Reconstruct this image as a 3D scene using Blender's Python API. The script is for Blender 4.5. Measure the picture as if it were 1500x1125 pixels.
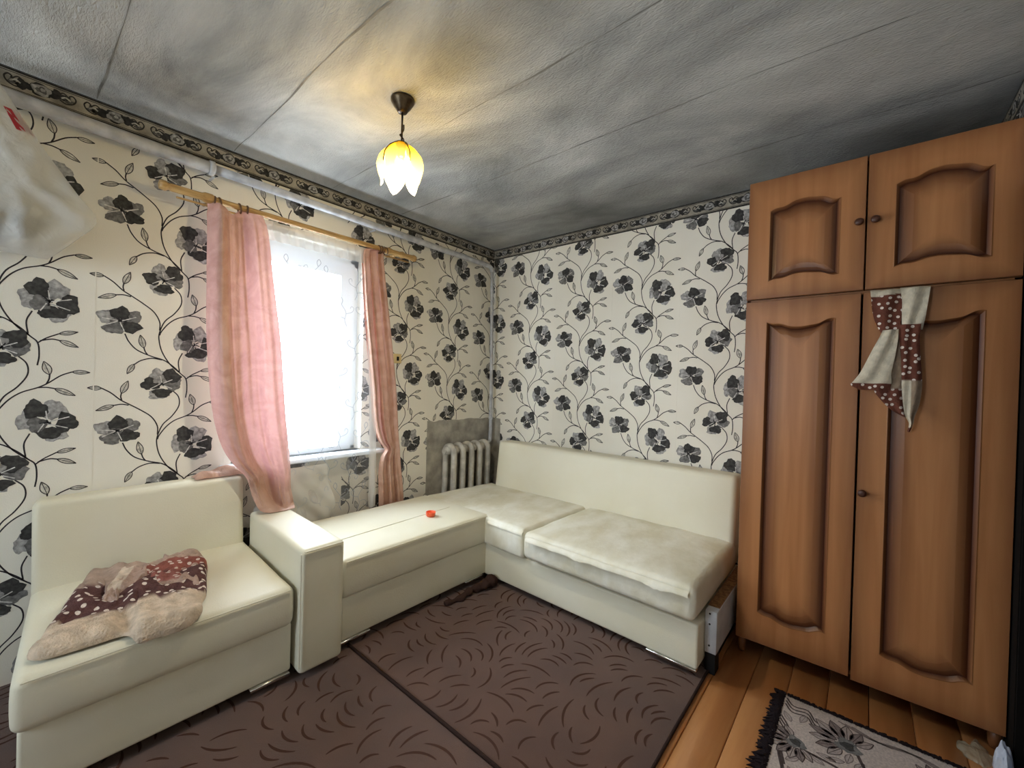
import bpy, bmesh, math, random
from mathutils import Vector, Matrix, noise
import numpy as np

# ------------------------------------------------------------------ scene
for o in list(bpy.data.objects): bpy.data.objects.remove(o)
SC = bpy.context.scene
COL = SC.collection
PI = math.pi

# camera (solved from the photograph's vanishing lines)
CAM = Vector((-3.0303, -2.8181, 1.38))
ROWS = ((0.64330851, -0.76507214, 0.02861448), (0.01278918, -0.02663095, -0.99956352), (0.76550023, 0.64339367, -0.00734727))
cd = bpy.data.cameras.new('camera'); cam = bpy.data.objects.new('camera', cd); COL.objects.link(cam)
r_, d_, f_ = (Vector(v) for v in ROWS)
cam.matrix_world = Matrix(((r_.x, -d_.x, -f_.x, CAM.x), (r_.y, -d_.y, -f_.y, CAM.y), (r_.z, -d_.z, -f_.z, CAM.z), (0, 0, 0, 1)))
cd.sensor_width = 36.0; cd.lens = 617.38 / 1500 * 36.0; cd.clip_start = 0.02
SC.camera = cam

# world: bright overcast sky
W = bpy.data.worlds.new('overcast_sky'); SC.world = W; W.use_nodes = True
wb = W.node_tree.nodes['Background']
wb.inputs[0].default_value = (0.74, 0.87, 1.0, 1); wb.inputs[1].default_value = 21.5
# portals in the two window openings (they guide the sky light, emit nothing themselves)
W2Y0, W2Y1, W2Z0, W2Z1 = -1.62, -.82, 1.0, 2.15      # second window, in the wall behind the viewer
for loc, rot, sx, sy in (((-1.79, .19, 1.555), (-PI / 2, 0, 0), .82, 1.42), ((-5.19, (W2Y0 + W2Y1) / 2, (W2Z0 + W2Z1) / 2), (0, -PI / 2, 0), W2Z1 - W2Z0, W2Y1 - W2Y0)):
    pl = bpy.data.lights.new('window_portal', 'AREA'); pl.shape = 'RECTANGLE'; pl.size = sx; pl.size_y = sy
    try: pl.cycles.is_portal = True
    except Exception: pass
    po = bpy.data.objects.new('window_portal', pl); COL.objects.link(po); po.location = loc; po.rotation_euler = rot

LAMP_POWER = 36.0
vs = SC.view_settings
vs.view_transform = 'Standard'; vs.look = 'None'; vs.gamma = 1.0; vs.use_curve_mapping = False
vs.exposure = 0.32
SC.display_settings.display_device = 'sRGB'

# ------------------------------------------------------------------ materials
def lin(c):
    return tuple(((v / 255) / 12.92 if v / 255 <= .04045 else ((v / 255 + .055) / 1.055) ** 2.4) for v in c)
def new_mat(name):
    m = bpy.data.materials.new(name); m.use_nodes = True
    nt = m.node_tree; b = nt.nodes['Principled BSDF']
    return m, nt, b
def N(nt, t, **kw):
    n = nt.nodes.new(t)
    for k, v in kw.items(): setattr(n, k, v)
    return n
def mat(name, col, rough=.6, spec=.4, metal=0, var=None, vscale=6, bump=0, bscale=60, stretch=None, sheen=0, coat=0, vdet=4, vlo=.35, vhi=.65):
    """col: sRGB 0-255; var: second sRGB colour mixed in by noise"""
    m, nt, b = new_mat(name)
    b.inputs['Base Color'].default_value = (*lin(col), 1); b.inputs['Roughness'].default_value = rough
    b.inputs['Specular IOR Level'].default_value = spec; b.inputs['Metallic'].default_value = metal
    if sheen: b.inputs['Sheen Weight'].default_value = sheen
    if coat: b.inputs['Coat Weight'].default_value = coat; b.inputs['Coat Roughness'].default_value = .3
    tc = N(nt, 'ShaderNodeTexCoord'); src = tc.outputs['Object']
    if stretch:
        mp = N(nt, 'ShaderNodeMapping'); mp.inputs['Scale'].default_value = stretch
        nt.links.new(src, mp.inputs[0]); src = mp.outputs[0]
    if var:
        no = N(nt, 'ShaderNodeTexNoise'); no.inputs['Scale'].default_value = vscale; no.inputs['Detail'].default_value = vdet
        rp = N(nt, 'ShaderNodeValToRGB')
        rp.color_ramp.elements[0].position = vlo; rp.color_ramp.elements[0].color = (*lin(col), 1)
        rp.color_ramp.elements[1].position = vhi; rp.color_ramp.elements[1].color = (*lin(var), 1)
        nt.links.new(src, no.inputs['Vector']); nt.links.new(no.outputs[0], rp.inputs[0]); nt.links.new(rp.outputs[0], b.inputs['Base Color'])
    if bump:
        n2 = N(nt, 'ShaderNodeTexNoise'); n2.inputs['Scale'].default_value = bscale; n2.inputs['Detail'].default_value = 3
        bp = N(nt, 'ShaderNodeBump'); bp.inputs['Strength'].default_value = bump; bp.inputs['Distance'].default_value = .01
        nt.links.new(src, n2.inputs['Vector']); nt.links.new(n2.outputs[0], bp.inputs['Height']); nt.links.new(bp.outputs[0], b.inputs['Normal'])
    return m
def attr_mat(name, rough=.8, spec=.2, vscale=40, amt=.35, bump=0, bscale=120, dots=None):
    """colour from the point attribute 'Col' (the print's own colour), broken up by noise"""
    m, nt, b = new_mat(name)
    a = N(nt, 'ShaderNodeAttribute', attribute_name='Col')
    tc = N(nt, 'ShaderNodeTexCoord'); no = N(nt, 'ShaderNodeTexNoise')
    no.inputs['Scale'].default_value = vscale; no.inputs['Detail'].default_value = 3
    nt.links.new(tc.outputs['Object'], no.inputs['Vector'])
    mr = N(nt, 'ShaderNodeMapRange'); mr.inputs[1].default_value = .3; mr.inputs[2].default_value = .7
    mr.inputs[3].default_value = 1 - amt; mr.inputs[4].default_value = 1 + amt
    nt.links.new(no.outputs[0], mr.inputs[0])
    mx = N(nt, 'ShaderNodeVectorMath', operation='SCALE')
    nt.links.new(a.outputs['Color'], mx.inputs[0]); nt.links.new(mr.outputs[0], mx.inputs['Scale'])
    out = mx.outputs[0]
    if dots:  # pale dots where attribute alpha-like 'Dot' is set; dots laid out in the cloth's own UV
        uv = N(nt, 'ShaderNodeUVMap'); vo = N(nt, 'ShaderNodeTexVoronoi', voronoi_dimensions='2D')
        vo.inputs['Scale'].default_value = dots; vo.inputs['Randomness'].default_value = .7
        nt.links.new(uv.outputs[0], vo.inputs['Vector'])
        lt = N(nt, 'ShaderNodeMath', operation='LESS_THAN'); lt.inputs[1].default_value = .21
        nt.links.new(vo.outputs['Distance'], lt.inputs[0])
        da = N(nt, 'ShaderNodeAttribute', attribute_name='Dot')
        mu = N(nt, 'ShaderNodeMath', operation='MULTIPLY'); nt.links.new(lt.outputs[0], mu.inputs[0]); nt.links.new(da.outputs['Fac'], mu.inputs[1])
        mi = N(nt, 'ShaderNodeMix', data_type='RGBA'); nt.links.new(mu.outputs[0], mi.inputs[0]); nt.links.new(out, mi.inputs[6])
        mi.inputs[7].default_value = (*lin((222, 208, 196)), 1); out = mi.outputs[2]
    nt.links.new(out, b.inputs['Base Color']); b.inputs['Roughness'].default_value = rough; b.inputs['Specular IOR Level'].default_value = spec
    if bump:
        n2 = N(nt, 'ShaderNodeTexNoise'); n2.inputs['Scale'].default_value = bscale
        bp = N(nt, 'ShaderNodeBump'); bp.inputs['Strength'].default_value = bump; bp.inputs['Distance'].default_value = .01
        nt.links.new(tc.outputs['Object'], n2.inputs['Vector']); nt.links.new(n2.outputs[0], bp.inputs['Height']); nt.links.new(bp.outputs[0], b.inputs['Normal'])
    return m
def cloth_mat(name, col, tcol, trans=.4, transp=0., rough=.6, bump=.15, var=None):
    m, nt, b = new_mat(name); out = nt.nodes['Material Output']
    b.inputs['Base Color'].default_value = (*lin(col), 1); b.inputs['Roughness'].default_value = rough; b.inputs['Specular IOR Level'].default_value = .3
    tc = N(nt, 'ShaderNodeTexCoord')
    if var:
        no = N(nt, 'ShaderNodeTexNoise'); no.inputs['Scale'].default_value = 7; no.inputs['Detail'].default_value = 5; no.inputs['Distortion'].default_value = 1.5
        rp = N(nt, 'ShaderNodeValToRGB'); rp.color_ramp.elements[0].position = .35; rp.color_ramp.elements[1].position = .65
        rp.color_ramp.elements[0].color = (*lin(col), 1); rp.color_ramp.elements[1].color = (*lin(var), 1)
        nt.links.new(tc.outputs['Object'], no.inputs['Vector']); nt.links.new(no.outputs[0], rp.inputs[0]); nt.links.new(rp.outputs[0], b.inputs['Base Color'])
    if bump:
        n2 = N(nt, 'ShaderNodeTexNoise'); n2.inputs['Scale'].default_value = 22; n2.inputs['Detail'].default_value = 4; n2.inputs['Distortion'].default_value = 1.2
        bp = N(nt, 'ShaderNodeBump'); bp.inputs['Strength'].default_value = bump; bp.inputs['Distance'].default_value = .02
        nt.links.new(tc.outputs['Object'], n2.inputs['Vector']); nt.links.new(n2.outputs[0], bp.inputs['Height']); nt.links.new(bp.outputs[0], b.inputs['Normal'])
    tl = N(nt, 'ShaderNodeBsdfTranslucent'); tl.inputs[0].default_value = (*lin(tcol), 1)
    mx = N(nt, 'ShaderNodeMixShader'); mx.inputs[0].default_value = trans
    nt.links.new(b.outputs[0], mx.inputs[1]); nt.links.new(tl.outputs[0], mx.inputs[2]); s = mx.outputs[0]
    if transp:
        tp = N(nt, 'ShaderNodeBsdfTransparent'); m2 = N(nt, 'ShaderNodeMixShader'); m2.inputs[0].default_value = transp
        nt.links.new(s, m2.inputs[1]); nt.links.new(tp.outputs[0], m2.inputs[2]); s = m2.outputs[0]
    nt.links.new(s, out.inputs['Surface'])
    return m

M = {}
M['paper'] = mat('wallpaper_cream', (238, 233, 220), .75, .25, var=(230, 224, 209), vscale=1.6, bump=.12, bscale=220)
M['print'] = attr_mat('wallpaper_print', vscale=55, amt=.45)
M['border'] = mat('border_paper', (176, 168, 152), .75, .2, var=(128, 122, 112), vscale=14, bump=.3, bscale=90)
M['border_print'] = attr_mat('border_print', vscale=60, amt=.4)
M['ceil_seam'] = mat('dirty_lap_seam', (104, 102, 98), .9, .1, var=(140, 138, 132), vscale=9)
M['plaster'] = mat('bare_plaster', (184, 178, 166), .9, .2, var=(140, 136, 128), vscale=9, bump=.5, bscale=30, vdet=8)
M['silver_paint'] = mat('silver_paint', (196, 196, 198), .36, .5, var=(164, 164, 168), vscale=18, bump=.15, bscale=50)
M['radiator'] = mat('radiator_paint', (196, 191, 180), .45, .5, var=(160, 154, 144), vscale=14, bump=.2, bscale=60)
M['leather'] = mat('cream_vinyl', (226, 220, 199), .5, .38, var=(221, 214, 189), vscale=3, bump=.10, bscale=160)
M['leather_worn'] = mat('cream_vinyl_worn', (234, 230, 215), .5, .4, var=(216, 209, 184), vscale=5, bump=.30, bscale=26, stretch=(1, 1.6, 1))
M['seam'] = mat('vinyl_seam', (150, 140, 112), .6, .3)
M['fabric_end'] = mat('grey_board', (196, 198, 202), .55, .4, var=(180, 182, 188), vscale=10)
M['chip'] = mat('chipboard', (150, 112, 74), .8, .2, var=(112, 80, 52), vscale=60)
M['chrome'] = mat('chrome', (215, 215, 212), .18, .5, metal=1)
M['black'] = mat('black_plastic', (18, 17, 17), .6, .3)
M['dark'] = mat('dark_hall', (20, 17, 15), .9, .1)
M['carpet'] = mat('brown_carpet', (104, 73, 59), .95, .1, var=(92, 64, 52), vscale=5, bump=.7, bscale=420, sheen=.25, vdet=6)
M['carpet_cut'] = mat('carpet_carving', (76, 53, 44), 1, .05, bump=.4, bscale=300)
M['carpet_edge'] = mat('carpet_binding', (50, 36, 32), .95, .1, bump=.5, bscale=200)
M['rug'] = attr_mat('rug_weave', .95, .1, 120, .18, .6, 500)
M['fringe'] = mat('rug_fringe', (30, 22, 25), .9, .15)
M['plank'] = mat('painted_plank', (206, 146, 92), .34, .5, var=(184, 122, 72), vscale=4, bump=.12, bscale=26, stretch=(.35, 3, 1), coat=.25)
M['subfloor'] = mat('subfloor', (38, 24, 14), .9, .1)
M['ringwood'] = mat('dark_ring_wood', (92, 62, 38), .45, .5)
M['rodwood'] = mat('rod_wood', (196, 160, 104), .4, .5, var=(160, 122, 72), vscale=30, stretch=(.3, 3, 3))
M['white_pvc'] = mat('white_pvc', (232, 236, 240), .35, .5)
M['bronze'] = mat('aged_bronze', (96, 82, 62), .35, .5, metal=.8, var=(60, 48, 36), vscale=40)
M['orange'] = mat('orange_plastic', (238, 96, 52), .4, .5)
M['cream_plastic'] = mat('switch_plastic', (214, 190, 134), .4, .5)
M['knob'] = mat('knob_brown', (74, 40, 26), .4, .5)
M['curtain'] = cloth_mat('peach_satin', (202, 165, 146), (222, 160, 158), .14, 0, .36, .4, var=(180, 140, 118))
M['tulle'] = cloth_mat('white_tulle', (198, 200, 204), (220, 224, 230), .10, .84, .8, .1)
M['tulle_top'] = cloth_mat('tulle_heading', (226, 222, 216), (220, 216, 212), .10, .42, .8, .1)
M['tulle_hem'] = cloth_mat('tulle_bunched', (226, 222, 214), (220, 216, 212), .12, .45, .8, .1)
M['thread'] = cloth_mat('tulle_thread', (176, 182, 190), (170, 176, 186), .06, .25, .8, 0)
M['bag'] = cloth_mat('milky_plastic', (228, 225, 216), (230, 226, 216), .30, .34, .2, .35)
M['bagprint'] = mat('red_print', (170, 44, 52), .4, .4)
M['white_bag'] = cloth_mat('white_plastic', (226, 232, 246), (230, 234, 246), .3, 0, .3, .3)
M['scrap'] = cloth_mat('clear_scrap', (206, 200, 176), (200, 196, 178), .3, .5, .2, .3)
M['greycloth'] = mat('grey_cloth', (92, 98, 108), .9, .1, var=(70, 76, 88), vscale=14)
M['browncloth'] = mat('dark_brown_cloth', (62, 44, 38), .95, .1, bump=.5, bscale=60)
M['throw'] = attr_mat('dotted_throw', .95, .1, 30, .22, .7, 120, dots=8.5)
M['scarf'] = attr_mat('dotted_scarf', .9, .1, 40, .15, .3, 200, dots=10)

# ceiling: sooty, textured paper
m, nt, b = new_mat('sooty_ceiling_paper'); M['ceiling'] = m
tc = N(nt, 'ShaderNodeTexCoord')
n1 = N(nt, 'ShaderNodeTexNoise'); n1.inputs['Scale'].default_value = 1.1; n1.inputs['Detail'].default_value = 7; n1.inputs['Roughness'].default_value = .62; n1.inputs['Distortion'].default_value = .9
mp = N(nt, 'ShaderNodeMapping'); mp.inputs['Scale'].default_value = (1.5, .75, 1); mp.inputs['Rotation'].default_value = (0, 0, .35); mp.inputs['Location'].default_value = (3.1, .4, 0)
nt.links.new(tc.outputs['Object'], mp.inputs[0]); nt.links.new(mp.outputs[0], n1.inputs['Vector'])
rp = N(nt, 'ShaderNodeValToRGB')
rp.color_ramp.elements[0].position = .30; rp.color_ramp.elements[0].color = (*lin((140, 141, 140)), 1)
rp.color_ramp.elements[1].position = .68; rp.color_ramp.elements[1].color = (*lin((220, 219, 214)), 1)
nt.links.new(n1.outputs[0], rp.inputs[0])
# ragged old smoke stains and a tone ramp, broken up by noise
so = N(nt, 'ShaderNodeAttribute', attribute_name='SootRamp')
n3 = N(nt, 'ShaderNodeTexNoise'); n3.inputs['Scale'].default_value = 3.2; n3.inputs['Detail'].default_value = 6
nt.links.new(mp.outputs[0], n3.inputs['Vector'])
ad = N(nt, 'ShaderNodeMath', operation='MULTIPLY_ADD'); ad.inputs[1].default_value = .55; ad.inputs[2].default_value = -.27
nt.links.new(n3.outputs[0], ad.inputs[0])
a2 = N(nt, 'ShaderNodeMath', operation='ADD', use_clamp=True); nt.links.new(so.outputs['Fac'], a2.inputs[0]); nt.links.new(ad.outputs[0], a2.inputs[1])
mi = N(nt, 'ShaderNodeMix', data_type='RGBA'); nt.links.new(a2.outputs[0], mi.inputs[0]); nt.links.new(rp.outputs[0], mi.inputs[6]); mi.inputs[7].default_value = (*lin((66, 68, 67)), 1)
nt.links.new(mi.outputs[2], b.inputs['Base Color']); b.inputs['Roughness'].default_value = .9; b.inputs['Specular IOR Level'].default_value = .15
n2 = N(nt, 'ShaderNodeTexNoise'); n2.inputs['Scale'].default_value = 46; n2.inputs['Detail'].default_value = 5; n2.inputs['Distortion'].default_value = .6
mp2 = N(nt, 'ShaderNodeMapping'); mp2.inputs['Scale'].default_value = (3.2, 1, 1); mp2.inputs['Rotation'].default_value = (0, 0, .15)
nt.links.new(tc.outputs['Object'], mp2.inputs[0]); nt.links.new(mp2.outputs[0], n2.inputs['Vector'])
bp = N(nt, 'ShaderNodeBump'); bp.inputs['Strength'].default_value = .65; bp.inputs['Distance'].default_value = .012
nt.links.new(n2.outputs[0], bp.inputs['Height']); nt.links.new(bp.outputs[0], b.inputs['Normal'])

# wardrobe veneer: grain along z, darker airbrushed glaze where the attribute says
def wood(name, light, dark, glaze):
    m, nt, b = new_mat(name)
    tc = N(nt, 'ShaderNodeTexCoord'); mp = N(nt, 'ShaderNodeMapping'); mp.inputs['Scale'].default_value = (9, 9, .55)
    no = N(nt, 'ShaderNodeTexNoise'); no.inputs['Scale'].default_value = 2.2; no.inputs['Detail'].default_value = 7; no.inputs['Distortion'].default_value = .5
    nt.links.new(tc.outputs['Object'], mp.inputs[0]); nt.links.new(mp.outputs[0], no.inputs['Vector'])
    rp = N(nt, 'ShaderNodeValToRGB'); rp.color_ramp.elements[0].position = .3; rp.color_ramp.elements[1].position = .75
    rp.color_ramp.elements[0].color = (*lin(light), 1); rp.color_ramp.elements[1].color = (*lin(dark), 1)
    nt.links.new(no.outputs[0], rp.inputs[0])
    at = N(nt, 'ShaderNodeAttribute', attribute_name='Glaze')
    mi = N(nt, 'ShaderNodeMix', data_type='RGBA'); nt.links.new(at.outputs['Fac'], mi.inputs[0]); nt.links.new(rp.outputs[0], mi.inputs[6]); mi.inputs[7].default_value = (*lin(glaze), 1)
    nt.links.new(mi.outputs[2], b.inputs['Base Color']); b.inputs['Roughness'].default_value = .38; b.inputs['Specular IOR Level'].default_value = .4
    return m
M['veneer'] = wood('wardrobe_veneer', (190, 131, 82), (164, 106, 62), (70, 32, 16))

# pane: clear thin glass
m, nt, b = new_mat('window_glass'); M['glass'] = m
tp = N(nt, 'ShaderNodeBsdfTransparent'); gl = N(nt, 'ShaderNodeBsdfGlossy'); gl.inputs['Roughness'].default_value = .02
mx = N(nt, 'ShaderNodeMixShader'); mx.inputs[0].default_value = .05
nt.links.new(tp.outputs[0], mx.inputs[1]); nt.links.new(gl.outputs[0], mx.inputs[2]); nt.links.new(mx.outputs[0], nt.nodes['Material Output'].inputs['Surface'])
# lamp petal: glass tinted yellow at the neck, clear-white at the tips (attribute 'Tint' follows the petal)
m, nt, b = new_mat('petal_glass'); M['petal'] = m
at = N(nt, 'ShaderNodeAttribute', attribute_name='Tint')
rp = N(nt, 'ShaderNodeValToRGB')
rp.color_ramp.elements[0].position = .10; rp.color_ramp.elements[0].color = (.92, .60, .012, 1)
rp.color_ramp.elements[1].position = .92; rp.color_ramp.elements[1].color = (1.0, .93, .55, 1)
nt.links.new(at.outputs['Fac'], rp.inputs[0])
# dense opal glass: only a little light gets through, least at the coloured neck
mr = N(nt, 'ShaderNodeMapRange'); mr.inputs[1].default_value = .05; mr.inputs[2].default_value = .7; mr.inputs[3].default_value = .004; mr.inputs[4].default_value = .04
nt.links.new(at.outputs['Fac'], mr.inputs[0])
sc = N(nt, 'ShaderNodeVectorMath', operation='SCALE'); nt.links.new(rp.outputs[0], sc.inputs[0]); nt.links.new(mr.outputs[0], sc.inputs['Scale'])
tl = N(nt, 'ShaderNodeBsdfTranslucent'); tp = N(nt, 'ShaderNodeBsdfTransparent'); gl = N(nt, 'ShaderNodeBsdfGlossy'); gl.inputs['Roughness'].default_value = .15
df = N(nt, 'ShaderNodeBsdfDiffuse'); nt.links.new(rp.outputs[0], df.inputs[0])
nt.links.new(sc.outputs[0], tl.inputs[0]); nt.links.new(rp.outputs[0], tp.inputs[0])
m0 = N(nt, 'ShaderNodeMixShader'); m0.inputs[0].default_value = .6; nt.links.new(df.outputs[0], m0.inputs[1]); nt.links.new(tl.outputs[0], m0.inputs[2])
mx = N(nt, 'ShaderNodeMixShader'); mx.inputs[0].default_value = .20; nt.links.new(m0.outputs[0], mx.inputs[1]); nt.links.new(tp.outputs[0], mx.inputs[2])
m2 = N(nt, 'ShaderNodeMixShader'); m2.inputs[0].default_value = .05; nt.links.new(mx.outputs[0], m2.inputs[1]); nt.links.new(gl.outputs[0], m2.inputs[2])
nt.links.new(m2.outputs[0], nt.nodes['Material Output'].inputs['Surface'])
# bulb
m, nt, b = new_mat('bulb_glow'); M['bulb'] = m
em = N(nt, 'ShaderNodeEmission'); em.inputs[0].default_value = (1.0, .91, .72, 1); em.inputs[1].default_value = LAMP_POWER / (4 * PI * PI * .03 ** 2)
nt.links.new(em.outputs[0], nt.nodes['Material Output'].inputs['Surface'])

# ------------------------------------------------------------------ mesh helpers
def obj(name, verts, faces, material, parent=None, smooth=False, attrs=None, uv=None):
    me = bpy.data.meshes.new(name); me.from_pydata([tuple(v) for v in verts], [], faces)
    if smooth: me.polygons.foreach_set('use_smooth', [True] * len(me.polygons))
    for k, v in (attrs or {}).items():
        if isinstance(v[0], (tuple, list)):
            a = me.color_attributes.new(k, 'FLOAT_COLOR', 'POINT'); a.data.foreach_set('color', [c for q in v for c in (*q[:3], 1.0)])
        else:
            a = me.attributes.new(k, 'FLOAT', 'POINT'); a.data.foreach_set('value', list(v))
    if uv:
        l = me.uv_layers.new(name='UVMap')
        for lp in me.loops: l.data[lp.index].uv = uv[lp.vertex_index]
    me.materials.append(M[material] if isinstance(material, str) else material)
    me.update()
    o = bpy.data.objects.new(name, me); COL.objects.link(o)
    if parent: 
        o.parent = parent; o.matrix_parent_inverse = Matrix.Translation(-parent.location)
    return o
def thing(name, label, cat, loc=(0, 0, 0), group=None):
    o = bpy.data.objects.new(name, None); COL.objects.link(o); o.location = loc; o.empty_display_size = .1
    o['label'] = label; o['category'] = cat
    if group: o['group'] = group
    return o
def tag(o, label, cat, group=None):
    o['label'] = label; o['category'] = cat
    if group: o['group'] = group
    return o
def struct(o, label, cat='structure'):
    o['kind'] = 'structure'; o['label'] = label; o['category'] = cat; return o
class MB:
    def __init__(s): s.v = []; s.f = []
    def add(s, v, f):
        n = len(s.v); s.v += [tuple(p) for p in v]; s.f += [tuple(i + n for i in q) for q in f]; return s
    def box(s, a, b):
        (x0, y0, z0), (x1, y1, z1) = a, b
        return s.add([(x0, y0, z0), (x1, y0, z0), (x1, y1, z0), (x0, y1, z0), (x0, y0, z1), (x1, y0, z1), (x1, y1, z1), (x0, y1, z1)],
                     [(0, 3, 2, 1), (4, 5, 6, 7), (0, 1, 5, 4), (1, 2, 6, 5), (2, 3, 7, 6), (3, 0, 4, 7)])
    def tube(s, path, rad, n=12, cap=True, flat=None):
        path = [Vector(p) for p in path]; L = len(path)
        rad = [rad] * L if not isinstance(rad, (list, tuple)) else rad
        base = len(s.v); prev = None
        for i, p in enumerate(path):
            t = (path[min(i + 1, L - 1)] - path[max(i - 1, 0)]).normalized()
            if prev is None:
                u = t.cross(Vector((0, 0, 1)) if abs(t.z) < .9 else Vector((1, 0, 0))).normalized()
            else:
                u = (prev - t * prev.dot(t)).normalized()
            prev = u; w = t.cross(u)
            for k in range(n):
                a = 2 * PI * k / n; s.v.append(tuple(p + (u * math.cos(a) + w * math.sin(a) * (flat or 1)) * rad[i]))
        for i in range(L - 1):
            for k in range(n):
                a, b = base + i * n + k, base + i * n + (k + 1) % n
                s.f.append((a, b, b + n, a + n))
        if cap: s.f.append(tuple(base + k for k in reversed(range(n)))); s.f.append(tuple(base + (L - 1) * n + k for k in range(n)))
        return s
    def lathe(s, c, prof, n=24, axis='z'):
        """prof: (r, h) along the axis from c"""
        base = len(s.v); c = Vector(c)
        for r, h in prof:
            for k in range(n):
                a = 2 * PI * k / n; p = (r * math.cos(a), r * math.sin(a), h)
                p = {'z': p, 'x': (p[2], p[0], p[1]), 'y': (p[0], p[2], p[1])}[axis]
                s.v.append(tuple(c + Vector(p)))
        for i in range(len(prof) - 1):
            for k in range(n):
                a, b = base + i * n + k, base + i * n + (k + 1) % n
                s.f.append((a, b, b + n, a + n))
        s.f.append(tuple(base + k for k in reversed(range(n)))); s.f.append(tuple(base + (len(prof) - 1) * n + k for k in range(n)))
        return s
    def build(s, name, material, parent=None, smooth=False, **kw): return obj(name, s.v, s.f, material, parent, smooth, **kw)
def box(name, a, b, material, parent=None, bevel=0, seg=2):
    o = MB().box(a, b).build(name, material, parent)
    if bevel: do_bevel(o, bevel, seg)
    return o
def do_bevel(o, w, seg=2):
    bm = bmesh.new(); bm.from_mesh(o.data)
    bmesh.ops.recalc_face_normals(bm, faces=bm.faces)
    bmesh.ops.bevel(bm, geom=list(bm.edges), offset=w, segments=seg, profile=.5, affect='EDGES', clamp_overlap=True)
    bm.to_mesh(o.data); bm.free()
    o.data.polygons.foreach_set('use_smooth', [True] * len(o.data.polygons))
    return o
def crom(pts, n=8):
    """Catmull-Rom through points (any dimension)"""
    P = [np.array(p, float) for p in pts]; P = [2 * P[0] - P[1]] + P + [2 * P[-1] - P[-2]]; out = []
    for i in range(1, len(P) - 2):
        for k in range(n):
            t = k / n; a, b, c, d = P[i - 1], P[i], P[i + 1], P[i + 2]
            out.append(.5 * (2 * b + (c - a) * t + (2 * a - 5 * b + 4 * c - d) * t * t + (3 * b - a - 3 * c + d) * t ** 3))
    out.append(P[-2]); return out
def soft_box(name, quad, z0, z1, r, material, parent=None, crown=0, wrinkle=0, wfreq=9, nseg=10, side=0, fn=None, seed=0):
    """a padded block on a quad footprint (FL, FR, BR, BL), rounded edges, crowned top, wrinkled skin"""
    q = [Vector((*p, 0)) for p in quad]
    lx = ((q[1] - q[0]).length + (q[2] - q[3]).length) / 2; ly = ((q[3] - q[0]).length + (q[2] - q[1]).length) / 2; lz = z1 - z0
    def axis(l, n):
        h = l / 2; rr = min(r, h * .98); e = [-h + rr * t for t in (0, .12, .35, .65, 1)]
        mid = [(-h + rr) + (l - 2 * rr) * i / n for i in range(1, n)]
        return e + mid + [-v for v in reversed(e)]
    ax, ay, az = axis(lx, nseg), axis(ly, nseg), axis(lz, 3)
    idx = {}; V = []; F = []
    def vid(i, j, k):
        if (i, j, k) not in idx:
            p = Vector((ax[i], ay[j], az[k])); h = Vector((lx / 2, ly / 2, lz / 2))
            inn = Vector([max(-(hh - min(r, hh * .98)), min(hh - min(r, hh * .98), c)) for c, hh in zip(p, h)])
            d = p - inn
            if d.length > 1e-9: p = inn + d.normalized() * min(r, *(hh * .98 for hh in h))
            u, v, w = p.x / lx + .5, p.y / ly + .5, p.z / lz + .5
            cr = (1 - (2 * u - 1) ** 4) * (1 - (2 * v - 1) ** 4)
            p2 = q[0] * (1 - u) * (1 - v) + q[1] * u * (1 - v) + q[2] * u * v + q[3] * (1 - u) * v
            z = z0 + lz * w + crown * cr * max(0, w - .3) / .7
            if side:
                bow = (1 - (2 * w - 1) ** 2); ctr = (q[0] + q[1] + q[2] + q[3]) / 4
                dd = (p2 - ctr); p2 = p2 + Vector((dd.x / (lx / 2), dd.y / (ly / 2), 0)) * side * bow
            P = Vector((p2.x, p2.y, z))
            if wrinkle:
                P.z += wrinkle * (noise.noise(Vector((P.x * wfreq, P.y * wfreq, seed + 3.3))) + .5 * noise.noise(Vector((P.x * wfreq * 2.3, P.y * wfreq * 2.3, seed)))) * (w > .4)
                P.x += wrinkle * .7 * noise.noise(Vector((P.z * wfreq, P.y * wfreq * .7, seed + 7)))
                P.y += wrinkle * .7 * noise.noise(Vector((P.x * wfreq * .7, P.z * wfreq, seed + 9)))
            if fn: P = fn(P, u, v, w)
            idx[(i, j, k)] = len(V); V.append(P)
        return idx[(i, j, k)]
    a, b, c = len(ax) - 1, len(ay) - 1, len(az) - 1
    for i in range(a):
        for j in range(b):
            F.append((vid(i, j, 0), vid(i, j + 1, 0), vid(i + 1, j + 1, 0), vid(i + 1, j, 0))); F.append((vid(i, j, c), vid(i + 1, j, c), vid(i + 1, j + 1, c), vid(i, j + 1, c)))
        for k in range(c):
            F.append((vid(i, 0, k), vid(i + 1, 0, k), vid(i + 1, 0, k + 1), vid(i, 0, k + 1))); F.append((vid(i, b, k), vid(i, b, k + 1), vid(i + 1, b, k + 1), vid(i + 1, b, k)))
    for j in range(b):
        for k in range(c):
            F.append((vid(0, j, k), vid(0, j, k + 1), vid(0, j + 1, k + 1), vid(0, j + 1, k))); F.append((vid(a, j, k), vid(a, j + 1, k), vid(a, j + 1, k + 1), vid(a, j, k + 1)))
    return obj(name, V, F, material, parent, True)
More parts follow.
